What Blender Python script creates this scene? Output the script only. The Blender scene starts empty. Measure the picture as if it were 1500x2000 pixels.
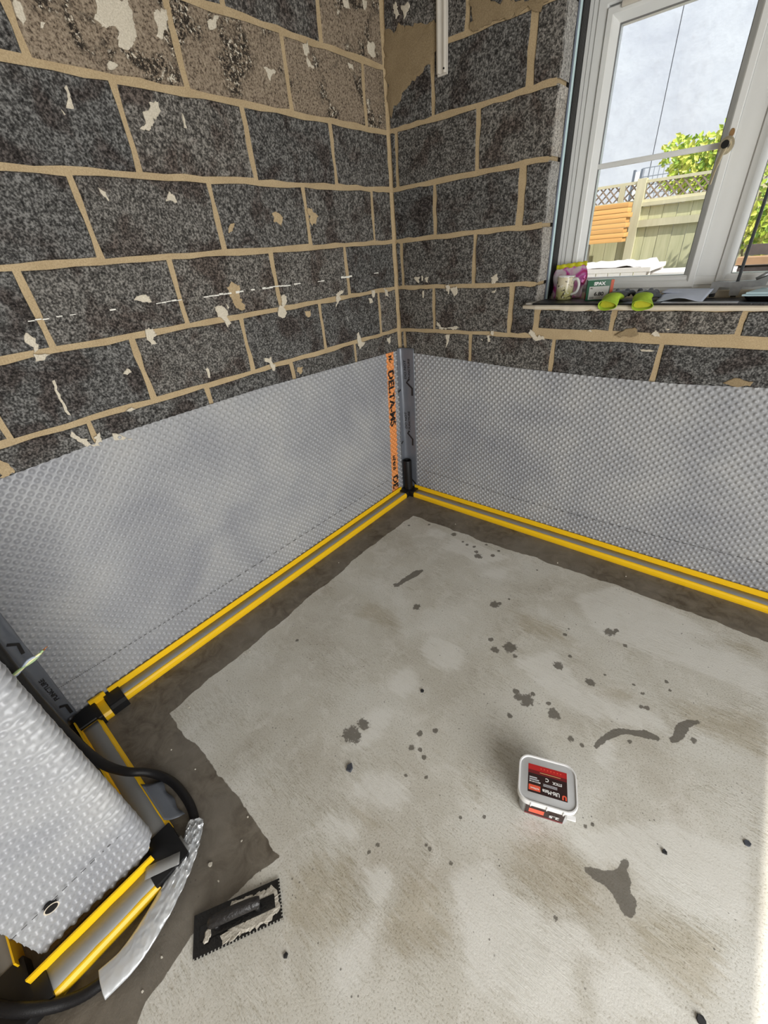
import bpy, bmesh, math, random
import numpy as np
from mathutils import Vector, Matrix
from mathutils.bvhtree import BVHTree

# ------------------------------------------------------------------ camera, world, lights, exposure
scene = bpy.context.scene
COL = scene.collection
R_ = math.radians

cam_d = bpy.data.cameras.new('camera'); cam = bpy.data.objects.new('camera', cam_d); COL.objects.link(cam)
cam_d.sensor_fit = 'HORIZONTAL'; cam_d.sensor_width = 36.0; cam_d.lens = 799.801 * 36.0 / 1500.0
cam_d.clip_start = 0.02; cam_d.clip_end = 200
RT = ((0.77080477, 0.63229149, -0.07789405), (0.28871968, -0.45569812, -0.8420096), (-0.56789168, 0.62653547, -0.53380928))
mw = Matrix.Identity(4)
for i in range(3):
    mw[i][0] = RT[0][i]; mw[i][1] = -RT[1][i]; mw[i][2] = -RT[2][i]
mw[0][3], mw[1][3], mw[2][3] = 1.6727233, -2.13227939, 1.51401542
cam.matrix_world = mw
scene.camera = cam

world = bpy.data.worlds.new('world'); scene.world = world; world.use_nodes = True
bg = world.node_tree.nodes['Background']
bg.inputs[0].default_value = (0.80, 0.88, 1.0, 1); bg.inputs[1].default_value = 1.35

sun_d = bpy.data.lights.new('sun', 'SUN'); sun_d.energy = 5.8; sun_d.angle = R_(0.6); sun_d.color = (1.0, 0.95, 0.86)
sun = bpy.data.objects.new('sun', sun_d); COL.objects.link(sun)
sun.rotation_euler = Vector((-0.60, 0.31, -0.78)).to_track_quat('-Z', 'Y').to_euler()

def area(name, loc, aim, sx, sy, power, col):
    d = bpy.data.lights.new(name, 'AREA'); d.shape = 'RECTANGLE'; d.size = sx; d.size_y = sy; d.energy = power; d.color = col
    o = bpy.data.objects.new(name, d); COL.objects.link(o); o.location = loc
    o.rotation_euler = (Vector(aim) - Vector(loc)).to_track_quat('-Z', 'Z').to_euler()
    return o
# daylight coming in through the wide garden doors on the right
area('daylight_doors', (3.54, -2.5, 1.06), (0.5, -2.15, 0.7), 2.2, 2.0, 97, (1.0, 0.985, 0.945))

scene.view_settings.view_transform = 'Standard'; scene.view_settings.look = 'None'
scene.view_settings.exposure = 0.0; scene.view_settings.gamma = 1.0; scene.view_settings.use_curve_mapping = False

# ------------------------------------------------------------------ helpers
rnd = random.Random(7)
def link(o, parent=None):
    COL.objects.link(o)
    if parent is not None: o.parent = parent
    return o
def tag(o, label=None, cat=None, group=None, kind=None):
    if label: o['label'] = label
    if cat: o['category'] = cat
    if group: o['group'] = group
    if kind: o['kind'] = kind
    return o
def empty(name, loc, label=None, cat=None, group=None, rz=0.0):
    o = bpy.data.objects.new(name, None); o.empty_display_size = 0.05; link(o)
    o.location = loc; o.rotation_euler = (0, 0, rz)
    return tag(o, label, cat, group)
def mobj(name, verts, faces, mat, parent=None, smooth=False, auto=None):
    me = bpy.data.meshes.new(name); me.from_pydata([tuple(v) for v in verts], [], [tuple(f) for f in faces]); me.update()
    bm = bmesh.new(); bm.from_mesh(me); bmesh.ops.recalc_face_normals(bm, faces=bm.faces); bm.to_mesh(me); bm.free()
    me.materials.append(mat)
    if smooth: me.polygons.foreach_set('use_smooth', [True] * len(me.polygons))
    o = link(bpy.data.objects.new(name, me), parent)
    if auto is not None:
        me.polygons.foreach_set('use_smooth', [True] * len(me.polygons)); me.set_sharp_from_angle(angle=R_(auto))
    return o
def bobj(name, bm, mat, parent=None, auto=None):
    me = bpy.data.meshes.new(name); bmesh.ops.recalc_face_normals(bm, faces=bm.faces); bm.to_mesh(me); bm.free(); me.materials.append(mat)
    if auto is not None:
        me.polygons.foreach_set('use_smooth', [True] * len(me.polygons)); me.set_sharp_from_angle(angle=R_(auto))
    return link(bpy.data.objects.new(name, me), parent)
def add_box(bm, lo, hi, bev=0.0, mat4=None):
    g = bmesh.ops.create_cube(bm, size=1.0); vs = g['verts']
    for v in vs:
        for k in range(3): v.co[k] = lo[k] + (v.co[k] + 0.5) * (hi[k] - lo[k])
    if bev > 0:
        es = list({e for v in vs for e in v.link_edges})
        r = bmesh.ops.bevel(bm, geom=es, offset=bev, segments=2, affect='EDGES', profile=0.6)
        vs = list({v for f in r['faces'] for v in f.verts} | {v for v in vs if v.is_valid})
    if mat4 is not None: bmesh.ops.transform(bm, matrix=mat4, verts=[v for v in vs if v.is_valid])
def box(name, lo, hi, mat, parent=None, bev=0.0, auto=None):
    bm = bmesh.new(); add_box(bm, lo, hi, bev); return bobj(name, bm, mat, parent, 40 if bev > 0 and auto is None else auto)
def smoothpath(pts, n=8):
    P = [Vector(p) for p in pts]; out = []
    for i in range(len(P) - 1):
        p0 = P[max(i - 1, 0)]; p1 = P[i]; p2 = P[i + 1]; p3 = P[min(i + 2, len(P) - 1)]
        for k in range(n):
            t = k / n
            out.append(0.5 * ((2 * p1) + (p2 - p0) * t + (2 * p0 - 5 * p1 + 4 * p2 - p3) * t * t + (3 * p1 - p0 - 3 * p2 + p3) * t ** 3))
    out.append(P[-1]); return out
def tube(pts, rad, seg=12, cap=True, shape=None):
    """sweep: rad may be a number or list; shape(angle, i) -> radius multiplier pair (side, up)"""
    P = [Vector(p) for p in pts]; n = len(P); verts = []; faces = []
    up = Vector((0, 0, 1))
    T0 = (P[1] - P[0]).normalized()
    N = up.cross(T0)
    if N.length < 1e-3: N = Vector((1, 0, 0)).cross(T0)
    N.normalize()
    for i in range(n):
        T = (P[min(i + 1, n - 1)] - P[max(i - 1, 0)]).normalized()
        N = (N - T * N.dot(T)).normalized(); B = T.cross(N)
        r = rad[i] if isinstance(rad, (list, tuple)) else rad
        for k in range(seg):
            a = 2 * math.pi * k / seg
            sa, sb = shape(a, i) if shape else (1, 1)
            verts.append(P[i] + N * (math.cos(a) * r * sa) + B * (math.sin(a) * r * sb))
    for i in range(n - 1):
        for k in range(seg):
            a = i * seg + k; b = i * seg + (k + 1) % seg
            faces.append((a, b, b + seg, a + seg))
    if cap:
        faces.append(tuple(range(seg - 1, -1, -1))); faces.append(tuple((n - 1) * seg + k for k in range(seg)))
    return verts, faces
def lathe(prof, seg=28, c=(0, 0, 0), close=False):
    verts = []; faces = []
    for r, z in prof:
        for k in range(seg):
            a = 2 * math.pi * k / seg; verts.append((c[0] + r * math.cos(a), c[1] + r * math.sin(a), c[2] + z))
    m = len(prof)
    for i in range(m - 1):
        for k in range(seg):
            a = i * seg + k; b = i * seg + (k + 1) % seg; faces.append((a, b, b + seg, a + seg))
    faces.append(tuple(range(seg))); 
    if close: faces.append(tuple((m - 1) * seg + k for k in range(seg)))
    return verts, faces
def text_bm(body, size, bold=0.0):
    c = bpy.data.curves.new('t', 'FONT'); c.body = body; c.size = size; c.align_x = 'CENTER'; c.align_y = 'CENTER'; c.offset = bold; c.resolution_u = 3
    o = bpy.data.objects.new('t', c); COL.objects.link(o)
    me = bpy.data.meshes.new_from_object(o.evaluated_get(bpy.context.evaluated_depsgraph_get()))
    bpy.data.objects.remove(o); bpy.data.curves.remove(c)
    bm = bmesh.new(); bm.from_mesh(me); bpy.data.meshes.remove(me); return bm
def text(name, body, size, mat4, mat, parent, sx=1.0, bold=0.0):
    bm = text_bm(body, size, bold)
    bmesh.ops.transform(bm, matrix=mat4 @ Matrix.Diagonal((sx, 1, 1, 1)), verts=bm.verts)
    me = bpy.data.meshes.new(name); bm.to_mesh(me); bm.free(); me.materials.append(mat)
    return link(bpy.data.objects.new(name, me), parent)
def frame4(o, x, y):
    x = Vector(x).normalized(); y = Vector(y).normalized(); z = x.cross(y)
    return Matrix(((x.x, y.x, z.x, o[0]), (x.y, y.y, z.y, o[1]), (x.z, y.z, z.z, o[2]), (0, 0, 0, 1)))

# value noise for numpy attributes
_rs = np.random.RandomState(3); _T = _rs.rand(256, 256)
def vnoise(x, y):
    xi = np.floor(x).astype(int); yi = np.floor(y).astype(int); fx = x - xi; fy = y - yi
    fx = fx * fx * (3 - 2 * fx); fy = fy * fy * (3 - 2 * fy)
    a = _T[xi & 255, yi & 255]; b = _T[(xi + 1) & 255, yi & 255]; c = _T[xi & 255, (yi + 1) & 255]; d = _T[(xi + 1) & 255, (yi + 1) & 255]
    return (a * (1 - fx) + b * fx) * (1 - fy) + (c * (1 - fx) + d * fx) * fy
def fbm(x, y, o=4):
    s = 0; a = 0.5
    for k in range(o): s = s + a * vnoise(x * 2 ** k + 17 * k, y * 2 ** k + 5 * k); a *= 0.5
    return s

# ------------------------------------------------------------------ materials
def newmat(name):
    m = bpy.data.materials.new(name); m.use_nodes = True
    nt = m.node_tree; return m, nt, nt.nodes['Principled BSDF']
def nd(nt, t, **kw):
    n = nt.nodes.new(t)
    for k, v in kw.items():
        if k.startswith('i_'):
            key = k[2:].replace('_', ' ')
            n.inputs[key].default_value = v
        else: setattr(n, k, v)
    return n
def lk(nt, a, b): nt.links.new(a, b)
def c4(c): return (c[0], c[1], c[2], 1)
def mixc(nt, fac, a, b, mode='MIX'):
    n = nt.nodes.new('ShaderNodeMix'); n.data_type = 'RGBA'; n.blend_type = mode
    for s, v in ((n.inputs[0], fac), (n.inputs[6], a), (n.inputs[7], b)):
        if isinstance(v, (int, float)): s.default_value = v
        elif isinstance(v, tuple): s.default_value = v if len(v) == 4 else c4(v)
        else: lk(nt, v, s)
    return n.outputs[2]
def mth(nt, op, a, b=None, clamp=False):
    n = nt.nodes.new('ShaderNodeMath'); n.operation = op; n.use_clamp = clamp
    for s, v in ((n.inputs[0], a), (n.inputs[1], b)):
        if v is None: continue
        if isinstance(v, (int, float)): s.default_value = v
        else: lk(nt, v, s)
    return n.outputs[0]
def ramp(nt, fac, stops):
    n = nt.nodes.new('ShaderNodeValToRGB'); e = n.color_ramp.elements
    while len(e) < len(stops): e.new(0.5)
    for k, (p, c) in enumerate(stops):
        e[k].position = p; e[k].color = c4(c) if not isinstance(c, (int, float)) else (c, c, c, 1)
    lk(nt, fac, n.inputs[0]); return n.outputs[0]
def noise(nt, co, scale, detail=2.0, rough=0.5, dist=0.0):
    n = nt.nodes.new('ShaderNodeTexNoise'); n.inputs['Scale'].default_value = scale; n.inputs['Detail'].default_value = detail
    n.inputs['Roughness'].default_value = rough; n.inputs['Distortion'].default_value = dist
    lk(nt, co, n.inputs['Vector']); return n.outputs['Fac']
def pos(nt): return nt.nodes.new('ShaderNodeNewGeometry').outputs['Position']
def objco(nt): return nt.nodes.new('ShaderNodeTexCoord').outputs['Object']
def bump(nt, h, strength, dist, b):
    n = nt.nodes.new('ShaderNodeBump'); n.inputs['Strength'].default_value = strength; n.inputs['Distance'].default_value = dist
    lk(nt, h, n.inputs['Height']); lk(nt, n.outputs[0], b.inputs['Normal']); return n
def simple(name, col, rough=0.5, var=0.12, scale=40.0, metal=0.0, spec=0.5, bmp=0.0, bscale=120.0, coat=0.0, stretch=None):
    m, nt, b = newmat(name); co = objco(nt)
    if stretch:
        mp = nd(nt, 'ShaderNodeMapping'); mp.inputs['Scale'].default_value = stretch; lk(nt, co, mp.inputs[0]); co = mp.outputs[0]
    f = noise(nt, co, scale, 3)
    a = tuple(max(0, x * (1 - var)) for x in col); c = tuple(min(1, x * (1 + var)) for x in col)
    lk(nt, mixc(nt, f, a, c), b.inputs['Base Color'])
    b.inputs['Roughness'].default_value = rough; b.inputs['Metallic'].default_value = metal; b.inputs['Specular IOR Level'].default_value = spec
    b.inputs['Coat Weight'].default_value = coat
    if bmp: bump(nt, noise(nt, co, bscale, 3), bmp, 0.003, b)
    return m

def mat_block(name, lo, mid, hi, blotch, pit):
    m, nt, b = newmat(name); p = pos(nt)
    n1 = noise(nt, p, 150, 2.5, 0.6); n2 = noise(nt, p, 60, 2, 0.5)
    mm = mth(nt, 'ADD', mth(nt, 'MULTIPLY', n1, 0.72), mth(nt, 'MULTIPLY', n2, 0.28))
    base = ramp(nt, mm, [(0.35, lo), (0.48, mid), (0.62, hi)])
    bl = noise(nt, p, 7.5, 3, 0.55, 0.4)
    base = mixc(nt, ramp(nt, bl, [(0.50, 0.0), (0.62, 0.85)]), base, blotch, 'MULTIPLY')
    v = nd(nt, 'ShaderNodeTexVoronoi'); v.inputs['Scale'].default_value = 130; lk(nt, p, v.inputs['Vector'])
    base = mixc(nt, ramp(nt, v.outputs['Distance'], [(0.10, pit), (0.26, 0.0)]), base, tuple(x * 0.3 for x in lo))
    oi = nd(nt, 'ShaderNodeObjectInfo')
    base = mixc(nt, 1.0, base, mixc(nt, oi.outputs['Random'], (0.80, 0.82, 0.85), (1.10, 1.06, 1.02)), 'MULTIPLY')
    lk(nt, base, b.inputs['Base Color']); b.inputs['Roughness'].default_value = 0.92; b.inputs['Specular IOR Level'].default_value = 0.2
    bump(nt, mm, 0.75, 0.006, b)
    return m
M = {}
M['block'] = mat_block('aggregate_block', (0.020, 0.019, 0.018), (0.082, 0.079, 0.074), (0.27, 0.262, 0.245), (0.50, 0.42, 0.40), 0.6)
M['block_lit'] = mat_block('window_lit_block', (0.10, 0.095, 0.088), (0.34, 0.33, 0.31), (0.60, 0.58, 0.54), (0.85, 0.82, 0.78), 0.4)  # paler copy of the block, window light on the reveal put into the colour
M['block_tan'] = mat_block('skimmed_block', (0.05, 0.038, 0.028), (0.20, 0.155, 0.112), (0.34, 0.275, 0.205), (0.62, 0.52, 0.42), 0.5)
def mat_tanspeck():
    m, nt, b = newmat('skimmed_block_speckled'); p = pos(nt)
    n1 = noise(nt, p, 150, 2.5, 0.65); base = ramp(nt, n1, [(0.34, (0.07, 0.052, 0.038)), (0.46, (0.22, 0.172, 0.125)), (0.66, (0.36, 0.295, 0.22))])
    sp = noise(nt, p, 110, 3, 0.7); msk = noise(nt, p, 9, 2, 0.5, 0.5)
    f = mth(nt, 'MULTIPLY', ramp(nt, sp, [(0.44, 0.0), (0.52, 1.0)]), ramp(nt, msk, [(0.50, 0.0), (0.60, 0.9)]))
    base = mixc(nt, f, base, (0.012, 0.010, 0.009))
    sp2 = noise(nt, p, 95, 3, 0.7); f2 = mth(nt, 'MULTIPLY', ramp(nt, sp2, [(0.585, 0.0), (0.62, 1.0)]), ramp(nt, msk, [(0.54, 0.0), (0.58, 1.0)]))
    base = mixc(nt, f2, base, (0.62, 0.57, 0.47))
    lk(nt, base, b.inputs['Base Color']); b.inputs['Roughness'].default_value = 0.95; b.inputs['Specular IOR Level'].default_value = 0.2
    bump(nt, n1, 0.6, 0.005, b); return m
M['block_tan'] = mat_tanspeck()
def mat_mortar(name, a, c):
    m, nt, b = newmat(name); p = pos(nt)
    n1 = noise(nt, p, 240, 2, 0.6); n2 = noise(nt, p, 12, 3, 0.5)
    base = mixc(nt, n2, a, c); base = mixc(nt, ramp(nt, n1, [(0.3, 0.0), (0.7, 1.0)]), mixc(nt, 1.0, base, (0.72, 0.70, 0.66), 'MULTIPLY'), base)
    lk(nt, base, b.inputs['Base Color']); b.inputs['Roughness'].default_value = 0.95; b.inputs['Specular IOR Level'].default_value = 0.2
    bump(nt, n1, 0.5, 0.003, b); return m
M['mortar'] = mat_mortar('sand_mortar', (0.42, 0.315, 0.185), (0.62, 0.49, 0.31))
M['smear'] = mat_mortar('mortar_smear', (0.26, 0.195, 0.115), (0.40, 0.31, 0.19))
M['plaster'] = mat_mortar('gypsum_plaster', (0.62, 0.56, 0.46), (0.80, 0.74, 0.62))
M['wallpaint'] = simple('plain_plaster_wall', (0.36, 0.34, 0.31), 0.9, 0.08, 6)
M['chalk'] = simple('chalk', (0.80, 0.78, 0.72), 0.95, 0.1, 60)

def mat_membrane(stripe):
    m, nt, b = newmat('dimpled_membrane' + ('_striped' if stripe else '')); p = pos(nt)
    n = noise(nt, p, 3.2, 2, 0.5, 0.3)
    base = ramp(nt, n, [(0.30, (0.285, 0.292, 0.315)), (0.55, (0.355, 0.36, 0.372)), (0.75, (0.40, 0.40, 0.40))])
    at = nd(nt, 'ShaderNodeAttribute'); at.attribute_name = 'stud'
    base = mixc(nt, ramp(nt, at.outputs['Fac'], [(0.05, 0.0), (0.8, 0.5)]), base, (1.25, 1.25, 1.25), 'MULTIPLY')
    if stripe:
        sep = nd(nt, 'ShaderNodeSeparateXYZ'); lk(nt, p, sep.inputs[0])
        yy = mth(nt, 'SUBTRACT', sep.outputs[1], mth(nt, 'MULTIPLY', mth(nt, 'SUBTRACT', sep.outputs[2], 0.58), 0.043))
        d = mth(nt, 'ABSOLUTE', mth(nt, 'ADD', yy, 0.127))
        d = mth(nt, 'ADD', d, mth(nt, 'MULTIPLY', mth(nt, 'SUBTRACT', noise(nt, p, 60, 2), 0.5), 0.012))
        base = mixc(nt, ramp(nt, d, [(0.0335, 1.0), (0.0375, 0.0)]), base, (0.85, 0.33, 0.10))
    lk(nt, base, b.inputs['Base Color']); b.inputs['Roughness'].default_value = 0.30; b.inputs['Specular IOR Level'].default_value = 0.5
    b.inputs['Subsurface Weight'].default_value = 0.35; b.inputs['Subsurface Radius'].default_value = (1, 1, 1); b.inputs['Subsurface Scale'].default_value = 0.008
    return m
M['memb'] = mat_membrane(False); M['memb_s'] = mat_membrane(True)
M['ink'] = simple('black_print', (0.012, 0.010, 0.010), 0.5, 0.2)
M['yellow'] = simple('yellow_plastic', (1.0, 0.585, 0.012), 0.35, 0.06, 14, spec=0.45)
M['ctape'] = simple('grey_channel_tape', (0.245, 0.245, 0.24), 0.42, 0.10, 20)
M['silver'] = simple('silver_foil_tape', (0.58, 0.595, 0.61), 0.30, 0.10, 18, metal=0.35, bmp=0.12, bscale=30)
M['gtape'] = simple('grey_joint_tape', (0.17, 0.185, 0.215), 0.36, 0.14, 14, metal=0.25, bmp=0.25, bscale=30)
M['black'] = simple('black_plastic', (0.006, 0.006, 0.007), 0.45, 0.25, 30, spec=0.4)
M['hose'] = simple('black_rubber_hose', (0.0075, 0.007, 0.008), 0.5, 0.2, 40, spec=0.35, bmp=0.2, bscale=300)
M['upvc'] = simple('white_upvc', (0.74, 0.75, 0.74), 0.32, 0.05, 9)
M['seal'] = simple('grey_gasket', (0.20, 0.20, 0.20), 0.6, 0.1)
M['cream'] = simple('cream_board', (0.62, 0.55, 0.44), 0.75, 0.12, 22, bmp=0.2)
M['bitumen'] = simple('black_bitumen', (0.006, 0.0055, 0.0055), 0.4, 0.4, 60, bmp=0.6, bscale=150)
M['cyan'] = simple('pale_cyan_insulation', (0.62, 0.80, 0.82), 0.6, 0.08)
M['bluegrey'] = simple('blue_grey_dpc', (0.17, 0.20, 0.26), 0.35, 0.15)
M['trunk'] = simple('white_trunking', (0.66, 0.62, 0.55), 0.45, 0.10, 18)
def mat_glass():
    m = bpy.data.materials.new('window_glass'); m.use_nodes = True; nt = m.node_tree; nt.nodes.clear()
    o = nd(nt, 'ShaderNodeOutputMaterial'); t = nd(nt, 'ShaderNodeBsdfTransparent'); g = nd(nt, 'ShaderNodeBsdfGlossy'); g.inputs['Roughness'].default_value = 0.02
    t.inputs[0].default_value = (0.97, 0.985, 0.98, 1)
    fr = nd(nt, 'ShaderNodeFresnel'); fr.inputs[0].default_value = 1.45; mx = nd(nt, 'ShaderNodeMixShader')
    co = objco(nt); f = mth(nt, 'MULTIPLY', fr.outputs[0], mth(nt, 'ADD', mth(nt, 'MULTIPLY', noise(nt, co, 4), 0.3), 0.7))
    lk(nt, f, mx.inputs[0]); lk(nt, t.outputs[0], mx.inputs[1]); lk(nt, g.outputs[0], mx.inputs[2]); lk(nt, mx.outputs[0], o.inputs[0]); return m
M['glass'] = mat_glass()
def mat_floor():
    m, nt, b = newmat('concrete_screed'); p = pos(nt)
    at = nd(nt, 'ShaderNodeAttribute'); at.attribute_name = 'marks'; sep = nd(nt, 'ShaderNodeSeparateColor'); lk(nt, at.outputs['Color'], sep.inputs[0])
    wet, stain, lite = sep.outputs[0], sep.outputs[1], sep.outputs[2]
    mp = nd(nt, 'ShaderNodeMapping'); mp.inputs['Rotation'].default_value = (0, 0, R_(18)); mp.inputs['Scale'].default_value = (0.16, 1.0, 1.0); lk(nt, p, mp.inputs[0])
    wv = noise(nt, p, 2.2, 2, 0.5)
    st = noise(nt, mp.outputs[0], 150, 2, 0.55, 1.6); st2 = noise(nt, mp.outputs[0], 22, 3, 0.55, 0.6)
    big = noise(nt, p, 2.6, 3, 0.55, 0.5); fine = noise(nt, p, 190, 2.5, 0.6); mid = noise(nt, p, 28, 3, 0.55)
    dry = ramp(nt, big, [(0.28, (0.48, 0.450, 0.385)), (0.50, (0.575, 0.555, 0.495)), (0.72, (0.66, 0.65, 0.605))])
    smask = ramp(nt, noise(nt, p, 4.5, 2), [(0.45, 0.0), (0.62, 0.5)])
    dry = mixc(nt, mth(nt, 'MULTIPLY', smask, ramp(nt, st, [(0.36, 1.0), (0.52, 0.0)])), dry, (0.60, 0.56, 0.48), 'MULTIPLY')
    dry = mixc(nt, ramp(nt, noise(nt, p, 9, 4, 0.65, 0.8), [(0.5, 0.0), (0.66, 0.5)]), dry, (0.70, 0.68, 0.63))
    dry = mixc(nt, ramp(nt, fine, [(0.32, 0.75), (0.45, 0.0)]), dry, (0.58, 0.55, 0.50), 'MULTIPLY')
    dry = mixc(nt, ramp(nt, fine, [(0.55, 0.0), (0.72, 0.35)]), dry, (0.72, 0.70, 0.66))
    # broken edges for marks
    jit = mth(nt, 'MULTIPLY', mth(nt, 'SUBTRACT', noise(nt, p, 95, 3, 0.7), 0.5), 1.0)
    jit2 = mth(nt, 'MULTIPLY', mth(nt, 'SUBTRACT', noise(nt, mp.outputs[0], 75, 3, 0.65), 0.5), 0.8)
    L = mth(nt, 'ADD', lite, jit2)
    dry = mixc(nt, ramp(nt, L, [(0.55, 0.0), (0.85, 0.62)]), dry, (0.74, 0.73, 0.69))
    dry = mixc(nt, ramp(nt, L, [(0.12, 0.75), (0.40, 0.0)]), dry, (0.74, 0.69, 0.60), 'MULTIPLY')
    S = mth(nt, 'ADD', stain, jit)
    damp = mixc(nt, mid, (0.085, 0.075, 0.060), (0.145, 0.130, 0.108))
    base = mixc(nt, ramp(nt, S, [(0.44, 0.0), (0.56, 0.86)]), dry, damp)
    wetc = mixc(nt, ramp(nt, noise(nt, p, 16, 4, 0.65, 0.8), [(0.35, 0.0), (0.65, 1.0)]), (0.085, 0.068, 0.049), (0.185, 0.160, 0.127))
    wetc = mixc(nt, ramp(nt, big, [(0.40, 0.0), (0.7, 0.7)]), wetc, (0.215, 0.195, 0.165))
    wetc = mixc(nt, ramp(nt, fine, [(0.62, 0.0), (0.78, 0.4)]), wetc, (0.30, 0.27, 0.22))
    W = mth(nt, 'ADD', wet, mth(nt, 'MULTIPLY', jit, 0.32))
    base = mixc(nt, ramp(nt, W, [(0.44, 0.0), (0.56, 1.0)]), base, wetc)
    pk = nd(nt, 'ShaderNodeTexVoronoi'); pk.inputs['Scale'].default_value = 38; lk(nt, p, pk.inputs['Vector'])
    spk = mth(nt, 'MULTIPLY', ramp(nt, pk.outputs['Distance'], [(0.07, 1.0), (0.11, 0.0)]), ramp(nt, noise(nt, p, 6, 1), [(0.52, 0.0), (0.6, 0.75)]))
    base = mixc(nt, spk, base, (0.10, 0.09, 0.08))
    lk(nt, base, b.inputs['Base Color'])
    rg = ramp(nt, W, [(0.44, 0.72), (0.56, 0.50)]); lk(nt, rg, b.inputs['Roughness']); b.inputs['Specular IOR Level'].default_value = 0.35
    h = mth(nt, 'ADD', mth(nt, 'MULTIPLY', mth(nt, 'MULTIPLY', st, smask), 1.4), mth(nt, 'MULTIPLY', fine, 0.35))
    bump(nt, h, 0.35, 0.006, b); return m
M['floor'] = mat_floor()
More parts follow.
